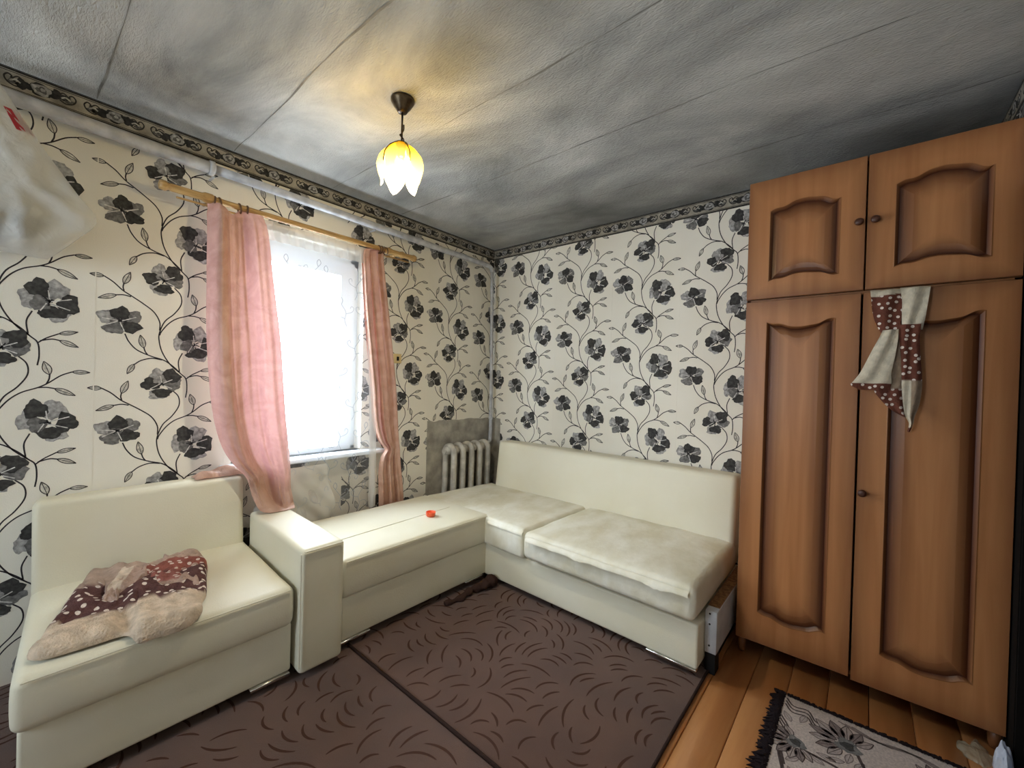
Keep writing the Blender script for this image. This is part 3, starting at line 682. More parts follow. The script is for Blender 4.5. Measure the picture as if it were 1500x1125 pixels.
# left seat with armrest
so1 = thing('sofa_with_armrest', 'cream vinyl sofa section with backrest and wide armrest, folded throw on it', 'sofa', (-2.55, -.5, 0))
qb = [(-3.005, -.875), (-2.205, -.875), (-2.165, -.06), (-2.965, -.06)]
soft_box('base', qb, .055, .27, .012, 'leather', so1, 0, .002, 7)
qs = [(-3.02, -.892), (-2.203, -.892), (-2.163, -.10), (-2.96, -.10)]
seat1 = soft_box('seat_cushion', qs, .262, .436, .030, 'leather', so1, .010, .003, 6, side=.004)
def lean(P, u, v, w): P.y += .035 * w; return P
soft_box('backrest', [(-2.968, -.185), (-2.176, -.185), (-2.166, -.055), (-2.952, -.055)], .30, .808, .032, 'leather', so1, 0, .003, 5, fn=lean)
arm = soft_box('armrest', [(-2.190, -.925), (-1.987, -.925), (-1.962, -.19), (-2.150, -.16)], .038, .597, .022, 'leather', so1, .003, .0015, 6)
MB().tube([(-2.192, -.927, .075), (-2.194, -.928, .585)], .003, 6).build('piping', 'leather', arm)
MB().tube([(-2.178, -.929, .5905), (-2.0, -.929, .5905)], .003, 6).build('piping', 'leather', arm)
MB().tube([(-3.0, -.8955, .4255), (-2.6, -.8975, .4285), (-2.22, -.8955, .4265)], .0028, 6).build('piping', 'leather', seat1)
strip_foot(so1, (-2.37, -.884, .040), (-2.212, -.80, .0535)); strip_foot(so1, (-2.98, -.872, .044), (-2.85, -.80, .056))
feet(so1, ((-2.95, -.80, .012), (-2.85, -.70, .056)), ((-2.35, -.80, .012), (-2.25, -.70, .056)), ((-2.95, -.2, .012), (-2.85, -.1, .056)), ((-2.35, -.2, .012), (-2.25, -.1, .056)))
# chaise block in the middle
so2 = thing('sofa_ottoman', 'low backless cream vinyl sofa block in front of the window', 'sofa', (-1.42, -.5, 0))
soft_box('base', [(-1.955, -.848), (-.905, -.848), (-.905, -.20), (-1.955, -.20)], .055, .272, .010, 'leather', so2, 0, .0015, 7)
seat2 = soft_box('seat_cushion', [(-1.958, -.858), (-.897, -.858), (-.905, -.175), (-1.935, -.165)], .268, .462, .024, 'leather', so2, .004, .003, 6, side=.003)
MB().tube(crom([(-1.93, -.60, .4655), (-1.5, -.585, .4675), (-1.0, -.56, .4655)], 6), .0025, 6).build('seam', 'leather_worn', seat2)
MB().tube([(-1.94, -.8615, .452), (-1.4, -.8635, .455), (-.92, -.8615, .453)], .0028, 6).build('piping', 'leather', seat2)
strip_foot(so2, (-1.965, -.856, .040), (-1.795, -.78, .0535)); strip_foot(so2, (-1.10, -.852, .044), (-.94, -.78, .056))
feet(so2, ((-1.9, -.78, .012), (-1.8, -.68, .056)), ((-1.05, -.78, .012), (-.95, -.68, .056)), ((-1.9, -.33, .012), (-1.8, -.23, .056)), ((-1.05, -.33, .012), (-.95, -.23, .056)))
# long sofa along the back wall
so3 = thing('long_sofa', 'long cream vinyl sofa with worn split seat and high backrest against the back wall', 'sofa', (-.5, -1.2, 0))
soft_box('base', [(-.952, -2.248), (-.902, -.30), (-.06, -.30), (-.06, -2.248)], .050, .262, .012, 'leather', so3, 0, .0015, 7, nseg=14)
c1 = soft_box('corner_cushion', [(-.962, -1.205), (-.893, -.155), (-.20, -.22), (-.185, -1.232)], .262, .452, .026, 'leather_worn', so3, .006, .005, 9, seed=5, side=.003)
c2 = soft_box('seat_cushion', [(-1.008, -2.242), (-.985, -1.228), (-.20, -1.245), (-.20, -2.238)], .288, .452, .032, 'leather_worn', so3, .014, .006, 8, seed=2, side=.006, nseg=14)
def lean2(P, u, v, w): P.x += .06 * w; return P
soft_box('backrest', [(-.262, -2.236), (-.262, -.300), (-.085, -.300), (-.085, -2.236)], .28, .838, .034, 'leather', so3, 0, .003, 5, fn=lean2, nseg=14)
# split piping along the front of the worn seat
V = []; F = []; rr = random.Random(8); n = 90
for i in range(n + 1):
    y = -1.265 - .955 * i / n; x = -1.0165 - .012 * i / n * 1.0
    d = .012 + .010 * max(0, noise.noise(Vector((y * 7, 2, 0)))) * 3 * (.4 + .6 * abs(math.sin(i * .9)))
    o_ = .003 + .012 * max(0, noise.noise(Vector((y * 7, 2, 0))))
    V += [(x + .014, y, .4365), (x - .001, y, .428), (x - o_, y, .424 - d)]
    if i: k = 3 * i; F += [(k - 3, k, k + 1, k - 2), (k - 2, k + 1, k + 2, k - 1)]
obj('torn_piping', V, F, 'leather_worn', c2, True)
V = []; F = []
for i in range(31):
    y = -.885 - .315 * i / 30; x = -.948 - .018 * i / 30; d = .010 + .008 * noise.noise(Vector((y * 20, 5, 1)))
    V += [(x + .012, y, .438), (x - .001, y, .430), (x - .003, y, .424 - d)]
    if i: k = 3 * i; F += [(k - 3, k, k + 1, k - 2), (k - 2, k + 1, k + 2, k - 1)]
obj('torn_piping', V, F, 'leather_worn', c1, True)
eb = box('end_board', (-.852, -2.304, .098), (-.20, -2.250, .302), 'fabric_end', so3, .004, 2)
box('board_edge', (-.80, -2.302, .302), (-.20, -2.250, .306), 'chip', eb)
for z in (.288, .238, .135): MB().lathe((-.8535, -2.272, z), [(.0045, 0), (.0045, .003)], 10, 'x').build('screw', 'black', eb)
strip_foot(so3, (-.952, -2.245, .036), (-.88, -2.0, .050))
feet(so3, ((-.85, -2.30, .0), (-.78, -2.255, .098)), ((-.85, -2.2, .0), (-.75, -2.1, .05)), ((-.25, -2.2, 0), (-.15, -2.1, .05)), ((-.85, -.5, .012), (-.75, -.4, .05)), ((-.25, -.5, 0), (-.15, -.4, .05)))

# orange dish
dish = thing('orange_dish', 'tiny orange plastic dish on the ottoman seat', 'dish', (-1.225, -.63, .467))
prof = [(.020, 0), (.026, .001), (.031, .022), (.032, .030), (.0295, .030), (.0285, .022), (.0235, .005), (.001, .004)]
mb = MB(); n = 28
base = 0
for r, h in prof:
    for k in range(n):
        a = 2 * PI * k / n; hh = h
        if h > .021 and (abs(((a - 2.9 + PI) % (2 * PI)) - PI) < .45): hh = h - .013
        mb.v.append((-1.225 + r * math.cos(a), -.63 + r * math.sin(a), .468 + hh))
for i in range(len(prof) - 1):
    for k in range(n): a, b = i * n + k, i * n + (k + 1) % n; mb.f.append((a, b, b + n, a + n))
mb.f.append(tuple(reversed(range(n)))); mb.f.append(tuple((len(prof) - 1) * n + k for k in range(n)))
bowl = mb.build('bowl', 'orange', dish, True)
box('tab', (-1.262, -.642, .487), (-1.252, -.622, .498), 'orange', dish, .002)

# ------------------------------------------------------------------ curtains
rod = thing('curtain_rod', 'turned wooden curtain rod above the window with dark rings', 'curtain rod', (-1.8, -.13, 2.30))
RYc, RZ = -.130, 2.299
prof = [(.010, -.775), (.022, -.772), (.025, -.75), (.016, -.735), (.0195, -.725), (.0195, -.60), (.026, -.585), (.026, -.555), (.018, -.54), (.0165, -.50), (.0165, .48), (.019, .50), (.026, .53), (.019, .56), (.0195, .62), (.026, .645), (.018, .67), (.021, .73), (.026, .745), (.022, .765), (.008, .77)]
MB().lathe((-1.80, RYc, RZ), prof, 18, 'x').build('pole', 'rodwood', rod, True)
box('rail', (-2.50, -.108, 2.262), (-1.075, -.098, 2.272), 'rodwood', rod, .002, 1)
for x in (-2.36, -1.20): MB().tube([(x, 0, RZ + .0), (x, -.06, RZ - .01), (x, RYc, RZ - .012)], .009, 10).build('bracket', 'rodwood', rod, True)
ring = None
for x in (-2.345, -2.318, -2.225, -2.190, -1.352, -1.335, -1.318, -1.295):
    ti = random.Random(int(x * 1000)).uniform(-.25, .25)
    P = [(x + .026 * math.sin(ti) * math.cos(a), RYc + .026 * math.sin(a), RZ - .008 + .026 * math.cos(a)) for a in np.linspace(0, 2 * PI, 25)]
    MB().tube(P, .0042, 8, False).build('ring', 'ringwood', rod, True)

# left curtain
cl = thing('peach_curtain', 'long peach satin curtain swept over the sofa corner, left of the window', 'curtain', (-2.2, -.15, .6))
rows = [(2.285, -2.372, -2.118, -0.132, 0.01), (2.262, -2.374, -2.112, -0.15, 0.016), (2.15, -2.374, -2.095, -0.17, 0.02), (1.9, -2.374, -2.065, -0.175, 0.022), (1.545, -2.37, -2.02, -0.18, 0.024), (1.215, -2.345, -1.99, -0.18, 0.026), (1.02, -2.308, -1.965, -0.182, 0.028), (0.9, -2.255, -1.952, -0.185, 0.028), (0.8, -2.18, -1.945, -0.195, 0.028), (0.71, -2.15, -1.942, -0.197, 0.026), (0.65, -2.135, -1.94, -0.222, 0.022), (0.622, -2.118, -1.94, -0.235, 0.014), (0.607, -2.1, -1.945, -0.265, 0.006), (0.6035, -2.09, -1.955, -0.29, 0.001)]
def foldL(u, t):
    top = 1 if t > .10 else .6
    s = 1.5 * math.sin(2 * PI * (1.55 * u ** .8 + .30 + .18 * t)) + .40 * math.sin(2 * PI * (3.6 * u + .2 - .9 * t)) + .16 * math.sin(2 * PI * (8.3 * u + 1.7 * t))
    return .3 * math.cos(2 * PI * (1.6 * u + .2)), s * top * (1.35 if u < .35 else .85)
V, F, UV = loft(rows, 90, foldL, 7)
# scalloped top between the rings
V = [(x, y, z - (.045 * math.exp(-((UV[i][0] - .42) / .10) ** 2) * max(0, 1 - UV[i][1] / .16))) if UV[i][1] < .16 else (x, y, z) for i, (x, y, z) in enumerate(V)]
V = [(x, y + .006 * noise.noise(Vector((x * 9, z * 5, 1))), z) for x, y, z in V]
obj('drape', V, F, 'curtain', cl, True)
# turned-up hem: the loop hanging over the armrest end
rows = [(.80, -2.172, -2.10, -.200, .0), (.72, -2.165, -2.085, -.225, .0), (.66, -2.150, -2.06, -.250, .0), (.62, -2.130, -2.02, -.272, 0), (.6045, -2.09, -1.97, -.290, 0), (.6035, -2.07, -1.95, -.27, 0)]
V, F, UV = loft(rows, 14, lambda u, t: (0, 0), 6)
V = [(x, y - .012 * math.sin(PI * UV[i][0]) + .004 * noise.noise(Vector((x * 20, z * 20, 3))), z) for i, (x, y, z) in enumerate(V)]
obj('hem_fold', V, F, 'curtain', cl, True)
# corner of the curtain lying on the sofa back
V = []; F = []; UVp = []; nx, ny = 40, 10
for j in range(ny + 1):
    for i in range(nx + 1):
        u, v = i / nx, j / ny; x = -2.395 + .26 * u; y = -.135 + .10 * v
        hgt = .058 * math.sin(PI * min(1, v * 1.05)) ** .6 * (math.sin(PI * u ** .75) ** .7) * (.75 + .25 * math.sin(9 * u + 4 * v))
        V.append((x + .01 * noise.noise(Vector((u * 4, v * 3, 2))), y, .812 + max(0, hgt) + .003 * noise.noise(Vector((u * 9, v * 5, 4)))))
for j in range(ny):
    for i in range(nx): a = j * (nx + 1) + i; F.append((a, a + 1, a + nx + 2, a + nx + 1))
obj('draped_corner', V, F, 'curtain', cl, True)

# right curtain
cr = thing('peach_curtain', 'narrow bunched peach satin curtain right of the window', 'curtain', (-1.25, -.13, .3))
rows = [(2.283, -1.395, -1.290, -.130, .010), (2.255, -1.480, -1.322, -.132, .014), (2.1, -1.478, -1.310, -.135, .018), (1.8, -1.455, -1.268, -.138, .02), (1.345, -1.400, -1.205, -.14, .022), (1.08, -1.372, -1.180, -.14, .022), (.93, -1.328, -1.168, -.142, .022), (.855, -1.272, -1.158, -.145, .022), (.80, -1.30, -1.150, -.142, .022), (.70, -1.315, -1.135, -.14, .022), (.5, -1.308, -1.105, -.14, .02), (.30, -1.30, -1.09, -.135, .016)]
def foldR(u, t): return .3 * math.cos(2 * PI * 3 * u), .8 * math.sin(2 * PI * (2.6 * u + .1 + .3 * t)) + .3 * math.sin(2 * PI * (6.1 * u - .4 * t))
V, F, UV = loft(rows, 60, foldR, 7)
obj('drape', V, F, 'curtain', cr, True)

# tulle
tu = thing('tulle_curtain', 'sheer white embroidered tulle curtain across the window', 'curtain', (-1.78, -.115, .4))
rows = [(2.262, -2.215, -1.440, -.103, .004), (2.2, -2.215, -1.432, -.108, .008), (1.8, -2.218, -1.405, -.115, .011), (1.3, -2.22, -1.365, -.118, .013), (.9, -2.22, -1.345, -.120, .013), (.75, -2.21, -1.345, -.120, .017), (.6, -2.19, -1.345, -.120, .022), (.46, -2.12, -1.35, -.122, .022), (.40, -2.05, -1.36, -.125, .02)]
def foldT(u, t):
    k = max(0, (t - .66) / .34); c = 1 if u < .62 else .45
    return .5 * math.sin(2 * PI * 5 * u + 3 * t), math.sin(2 * PI * (8 * u + .4 * math.sin(5 * t))) * .6 * (1 - .6 * k) + k * c * (math.sin(2 * PI * (2.2 * u + 2.1 * t)) + .5 * math.sin(2 * PI * (5 * u - 3.5 * t)))
V, F, UV = loft(rows, 120, foldT, 8)
obj('veil', V, F, 'tulle', tu, True)
rows = [(2.275, -2.10, -1.445, -.1255, .004), (2.22, -2.10, -1.440, -.1265, .005), (2.165, -2.09, -1.436, -.1275, .006)]
V, F, UV = loft(rows, 60, lambda u, t: (0, math.sin(2 * PI * 9 * u) + .5 * math.sin(2 * PI * 23 * u)), 4)
obj('heading_fold', V, F, 'tulle_top', tu, True)
rows = [(2.1, -1.435, -1.415, -.138, .002), (1.7, -1.430, -1.385, -.139, .003), (1.25, -1.405, -1.350, -.140, .004), (.9, -1.395, -1.340, -.142, .004), (.6, -1.392, -1.335, -.143, .004), (.47, -1.39, -1.335, -.143, .003), (.45, -1.375, -1.35, -.143, .002)]
V, F, UV = loft(rows, 10, lambda u, t: (0, math.sin(2 * PI * u)), 6)
obj('side_strip', V, F, 'tulle_top', tu, True)
# bunched lower part below the sill
rows = [(.805, -2.10, -1.685, -.128, .003), (.75, -2.12, -1.675, -.134, .014), (.66, -2.12, -1.665, -.136, .024), (.56, -2.10, -1.665, -.138, .026), (.47, -2.06, -1.66, -.138, .020), (.41, -2.0, -1.66, -.135, .012)]
def foldH(u, t):
    q = 1.9 * u + 1.5 * t + .25 * math.sin(4 * u + 2 * t)
    return .8 * math.sin(7 * t + 3 * u), .6 * (1 - 2 * abs(math.sin(PI * q))) + .35 * math.sin(2 * PI * (3.3 * u - 2.6 * t)) - .2
V, F, UV = loft(rows, 70, foldH, 9)
obj('gathered_hem', V, F, 'tulle_hem', tu, True)
# embroidery: thin looping sprays worked into the tulle
class Thread:
    def __init__(s): s.mb = MB()
    def line(s, pts, w):
        C = crom([(p[0], p[1]) for p in pts], 6)
        for i in range(len(C) - 1):
            a, b = C[i], C[i + 1]; t = b - a; t /= np.hypot(*t) + 1e-9; nn = np.array((-t[1], t[0])) * w / 2
            yo = lambda z: -.137 if z > .7 else -.150
            s.mb.add([(a[0] - nn[0], yo(a[1]), a[1] - nn[1]), (b[0] - nn[0], yo(b[1]), b[1] - nn[1]), (b[0] + nn[0], yo(b[1]), b[1] + nn[1]), (a[0] + nn[0], yo(a[1]), a[1] + nn[1])], [(0, 1, 2, 3)])
th = Thread(); rr = random.Random(11)
def spray(x, z, s, f):
    th.line([(x, z), (x + .02 * f * s, z + .05 * s), (x + .01 * f * s, z + .11 * s), (x + .05 * f * s, z + .17 * s)], .003)
    th.line([(x + .015 * f * s, z + .06 * s), (x + .06 * f * s, z + .07 * s), (x + .085 * f * s, z + .045 * s), (x + .075 * f * s, z + .025 * s), (x + .058 * f * s, z + .03 * s), (x + .06 * f * s, z + .045 * s)], .003)
    th.line([(x + .012 * f * s, z + .10 * s), (x - .04 * f * s, z + .12 * s), (x - .055 * f * s, z + .15 * s), (x - .035 * f * s, z + .165 * s), (x - .025 * f * s, z + .145 * s)], .003)
    th.line([(x + .05 * f * s, z + .17 * s), (x + .04 * f * s, z + .20 * s), (x + .055 * f * s, z + .225 * s), (x + .07 * f * s, z + .20 * s), (x + .05 * f * s, z + .17 * s)], .004)
for r in range(8):
    for c in range(6):
        x = -2.14 + c * .135 + .06 * (r % 2) + rr.uniform(-.02, .02); z = .47 + r * .205 + rr.uniform(-.02, .02)
        if -2.0 < x < -1.46: spray(x, z, .85, 1 if (c + r) % 2 else -1)
th.mb.build('embroidery', 'thread', tu)

# ------------------------------------------------------------------ pendant lamp
LX, LY = -1.894, -1.163
lp = thing('pendant_lamp', 'lit pendant lamp with yellow tulip petal glass shade on the ceiling', 'lamp', (LX, LY, H))
MB().lathe((LX, LY, H - .062), [(.010, 0), (.020, .002), (.026, .012), (.040, .030), (.049, .046), (.053, .052), (.053, .062), (.030, .070)], 28).build('canopy', 'bronze', lp, True)
MB().tube([(LX, LY, H - .06), (LX, LY, 2.50), (LX, LY, 2.455)], .0045, 10).build('stem', 'bronze', lp, True)
MB().tube(crom([(LX + .009, LY, 2.54), (LX + .012, LY + .004, 2.52), (LX + .004, LY + .009, 2.50), (LX - .008, LY + .002, 2.485), (LX + .008, LY - .004, 2.47), (LX, LY, 2.452)], 6), .003, 8).build('cord', 'bronze', lp, True)
MB().lathe((LX, LY, 2.385), [(.006, 0), (.017, .002), (.018, .045), (.024, .052), (.030, .064), (.010, .073)], 20).build('socket', 'bronze', lp, True)
rr = random.Random(3)
def rprof(t):  # radius of the tulip, neck to tip
    xs = [0, .12, .3, .5, .7, .85, 1.0]; ys = [.026, .062, .090, .098, .092, .084, .076]
    return float(np.interp(t, xs, ys))
for k in range(5):
    a0 = 2 * PI * k / 5 + 2.62; V = []; F = []; T = []; nu, nv = 12, 22
    for j in range(nv + 1):
        t = j / nv; z = 2.449 - .205 * (t ** .93)
        wd_ = (PI / 5) * (1.03 - .10 * t) * (1 if t < .58 else max(.02, max(0, math.cos((t - .58) / .42 * PI / 2)) ** .7))
        for i in range(nu + 1):
            s = 2 * i / nu - 1; a = a0 + s * wd_
            r = rprof(t) * (1 + .10 * (1 - s * s) * math.sin(PI * t)) - .004 * abs(s) + (.012 * max(0, t - .85) / .15)
            V.append((LX + r * math.cos(a), LY + r * math.sin(a), z)); T.append(t)
    for j in range(nv):
        for i in range(nu): q = j * (nu + 1) + i; F.append((q, q + 1, q + nu + 2, q + nu + 1))
    obj('petal', V, F, 'petal', lp, True, {'Tint': T})
    P = [(LX + (rprof(t) + .001) * math.cos(a0 + PI / 5), LY + (rprof(t) + .001) * math.sin(a0 + PI / 5), 2.449 - .205 * t ** .93) for t in np.linspace(.02, .55, 10)]
    MB().tube(P, .0030, 6).build('petal_rib', 'bronze', lp, True)
prof = [(.0005, -.03)] + [(.03 * math.sin(a), -.03 * math.cos(a)) for a in np.linspace(.3, PI - .5, 10)] + [(.013, .032)]
MB().lathe((LX, LY, 2.335), prof, 18).build('bulb', 'bulb', lp, True)

# ------------------------------------------------------------------ carpets and rug
def carpet(name, label, x0, x1, y0, y1, z0, z1, seed, group):
    t = thing(name, label, 'carpet', ((x0 + x1) / 2, (y0 + y1) / 2, 0), group)
    box('pile', (x0, y0, z0), (x1, y1, z1), 'carpet', t, .004, 2)
    rr = random.Random(seed); V = []; F = []
    grid = {}; sp = .040; nxs, nys = int((x1 - x0) / sp), int((y1 - y0) / sp)
    for i in range(nxs):
        for j in range(nys):
            x = x0 + (i + .5 + rr.uniform(-.35, .35)) * sp; y = y0 + (j + .5 + rr.uniform(-.35, .35)) * sp
            a = 2.6 * noise.noise(Vector((x * 1.25, y * 1.25, seed))) * PI + rr.uniform(-.10, .10); L = rr.uniform(.07, .17); cv = (1 if noise.noise(Vector((x * 3, y * 3, seed + 5))) > -.1 else -1) * rr.uniform(.8, 1.7)
            n = 8; pts = []
            px, py, h = x, y, a
            for k in range(n + 1): pts.append((px, py, h)); px += math.cos(h) * L / n; py += math.sin(h) * L / n; h += cv / n
            if any(not (x0 + .02 < p[0] < x1 - .02 and y0 + .02 < p[1] < y1 - .02) for p in pts): continue
            near = False
            for px, py, h in pts:
                ci, cj = int(px / .03), int(py / .03)
                for di in (-1, 0, 1):
                    for dj in (-1, 0, 1):
                        for qx, qy in grid.get((ci + di, cj + dj), ()):
                            if (qx - px) ** 2 + (qy - py) ** 2 < .027 ** 2: near = True
                if near: break
            if near: continue
            for px, py, h in pts: grid.setdefault((int(px / .03), int(py / .03)), []).append((px, py))
            b0 = len(V)
            for k, (px, py, h) in enumerate(pts):
                w = .0048 * math.sin(PI * (k + .35) / (n + .7)) ** .7 + .0006
                V += [(px - math.sin(h) * w, py + math.cos(h) * w, z1 + .0006), (px + math.sin(h) * w, py - math.cos(h) * w, z1 + .0006)]
                if k: q = b0 + 2 * k; F.append((q - 2, q - 1, q + 1, q))
    o = obj('carved_pattern', V, F, 'carpet_cut', t); o['kind'] = 'stuff'
    return t
ca = carpet('brown_carpet', 'dark brown carved carpet between the sofas, under the long sofa', -1.905, -.30, -2.272, -.28, .0, .012, 3, 'brown carpet lengths')
cb = carpet('brown_carpet', 'dark brown carved carpet in front of the sofa with the armrest', -4.1, -1.912, -3.0, -.015, .0, .010, 7, 'brown carpet lengths')
P = [(-1.906 + .004 * noise.noise(Vector((y * 4, 0, 0))), y, .0125) for y in np.linspace(-2.27, -.5, 50)]
MB().tube(P, .0075, 8).build('binding', 'carpet_edge', ca, True)
P = [(x, -2.270 + .004 * noise.noise(Vector((x * 5, 1, 0))), .0115) for x in np.linspace(-1.9, -.32, 40)]
MB().tube(P, .0065, 8).build('binding', 'carpet_edge', ca, True)

# crumpled dark cloth in the sofa corner
path = crom([(-1.33, -.905, .022), (-1.22, -.93, .028), (-1.12, -.915, .030), (-1.05, -.935, .038), (-.985, -.955, .050), (-.955, -.945, .050)], 6)
mb = MB().tube(path, [.012 + .026 * (i / (len(path) - 1)) + .006 * math.sin(i * 1.3) for i in range(len(path))], 16)
mb.v = [tuple(Vector(v) + Vector((noise.noise(Vector(v) * 25), noise.noise(Vector(v) * 25 + Vector((5, 0, 0))), noise.noise(Vector(v) * 25 + Vector((0, 7, 0))))) * .009) for v in mb.v]
mb.v = [(x, y, max(z, .0125)) for x, y, z in mb.v]
tag(mb.build('crumpled_cloth', 'browncloth', None, True), 'crumpled dark brown cloth on the carpet in the inner sofa corner', 'cloth')

# small fringed rug by the wardrobe
rug = thing('fringed_rug', 'small grey floral rug with dark fringe in front of the wardrobe', 'rug', (-1.2, -2.9, 0))
gx0, gx1, gy0, gy1 = -1.75, -.772, -3.235, -2.565
box('backing', (gx0, gy0, 0), (gx1, gy1, .007), 'fringe', rug)
class RugPrint(Print): pass
rp_ = Print((gx0, gx1, gy0, gy1)); rr = random.Random(21); basec = lin((202, 188, 180)); ink = lin((88, 76, 74)); md = lin((140, 126, 122))
rp_.poly([(gx0, gy0), (gx1, gy0), (gx1, gy1), (gx0, gy1)], [basec] * 4, 0)
def rstroke(pts, w, c, l=2): rp_.stroke(pts, w, c, l)
def bloom(cx, cy, s, ang):
    for k in range(9):
        a = ang + (k - 4) * .42; l = s * (1.0 - .05 * abs(k - 4)); bx, by = cx + math.cos(a) * l, cy + math.sin(a) * l
        rp_.leaf((cx + math.cos(a) * s * .25, cy + math.sin(a) * s * .25), (bx, by), .24, ink, md if k % 2 else lin((176, 162, 156)), 4)
    rp_.petal((cx, cy), s * .28, s * .28, md[0], 7, rr, (cx, cy), .15); rp_.petal((cx, cy), s * .16, s * .16, ink[0], 8, rr, (cx, cy), .15)
for (cx, cy, s, a) in ((-.935, -2.80, .105, .9), (-1.05, -2.645, .085, 2.2), (-1.16, -2.86, .10, -.6), (-1.35, -2.70, .10, 2.0), (-1.5, -2.95, .1, 0), (-.93, -3.06, .09, -.9), (-1.2, -3.1, .1, 1.6)): bloom(cx, cy, s * 1.3, a)
for o_ in (0, .022, .044):
    rstroke([(gx1 - .02 - o_, gy1 - .02), (gx1 - .06 - o_, gy1 - .05), (gx1 - .05 - o_, gy1 - .10), (gx1 - .10 - o_, gy1 - .13), (gx1 - .10 - o_, gy1 - .17)], .007, ink)
    rstroke([(gx1 - .03, gy1 - .20 - o_), (gx1 - .06, gy1 - .30 - o_), (gx1 - .04, gy1 - .40 - o_), (gx1 - .07, gy1 - .5 - o_)], .007, md)
    rstroke([(gx1 - .15 - o_, gy1 - .015), (gx1 - .22 - o_, gy1 - .05), (gx1 - .30 - o_, gy1 - .03), (gx1 - .42 - o_, gy1 - .06)], .007, ink)
for (a, b) in (((-1.3, -2.85), (-.96, -2.83)), ((-1.16, -2.86), (-1.07, -2.66)), ((-1.35, -2.7), (-1.2, -2.82)), ((-1.0, -3.0), (-1.16, -2.9))):
    rstroke([a, ((a[0] + b[0]) / 2 + .03, (a[1] + b[1]) / 2 - .03), b], .011, ink)
for i in range(34):
    x, y = rr.uniform(gx0 + .05, gx1 - .06), rr.uniform(gy0 + .05, gy1 - .05); a = rr.uniform(0, 6.3)
    rp_.leaf((x, y), (x + .06 * math.cos(a), y + .06 * math.sin(a)), .2, md, lin((184, 170, 164)), 1)
rp_.build('woven_top', 'rug', rug, lambda s, z, d: (s, z, .0072 + d))
# fringe: each tuft a flat tapered lock
def tuft(mb, x, y, dx, dy, L, w):
    d = Vector((dx, dy, 0)).normalized(); s = Vector((-d.y, d.x, 0)); p = Vector((x, y, 0))
    b = len(mb.v); zz = [.010, .014, .009, .003]
    for t, ww, z in zip((0, .35, .75, 1), (1, 1.15, .7, .08), zz):
        c = p + d * L * t; mb.v += [tuple(c + s * w * ww + Vector((0, 0, z))), tuple(c - s * w * ww + Vector((0, 0, z))), tuple(c - s * w * ww * .9 + Vector((0, 0, .001))), tuple(c + s * w * ww * .9 + Vector((0, 0, .001)))]
    for k in range(3):
        o = b + 4 * k
        for e in range(4): mb.f.append((o + e, o + (e + 1) % 4, o + 4 + (e + 1) % 4, o + 4 + e))
    mb.f.append((b + 12, b + 13, b + 14, b + 15))
x = gx0
mb = MB(); i = 0
while x < gx1 + .01:
    for q in range(3):
        tuft(mb, x + rr.uniform(-.012, .012), gy1 - .012, rr.uniform(-.9, .7), 1, rr.uniform(.022, .060) + .03 * max(0, noise.noise(Vector((x * 14, 1, 0)))), rr.uniform(.003, .006))
    if i % 5 == 4:
        mb.build('fringe_tuft', 'fringe', rug); mb = MB()
    x += .0115; i += 1
mb.build('fringe_tuft', 'fringe', rug)
y = gy0; mb = MB(); i = 0
while y < gy1 + .01:
    for q in range(3): tuft(mb, gx1 - .008, y + rr.uniform(-.012, .012), 1, rr.uniform(-.8, .8), rr.uniform(.018, .038), rr.uniform(.003, .006))
    if i % 5 == 4:
        mb.build('fringe_tuft', 'fringe', rug); mb = MB()
    y += .0115; i += 1
mb.build('fringe_tuft', 'fringe', rug)

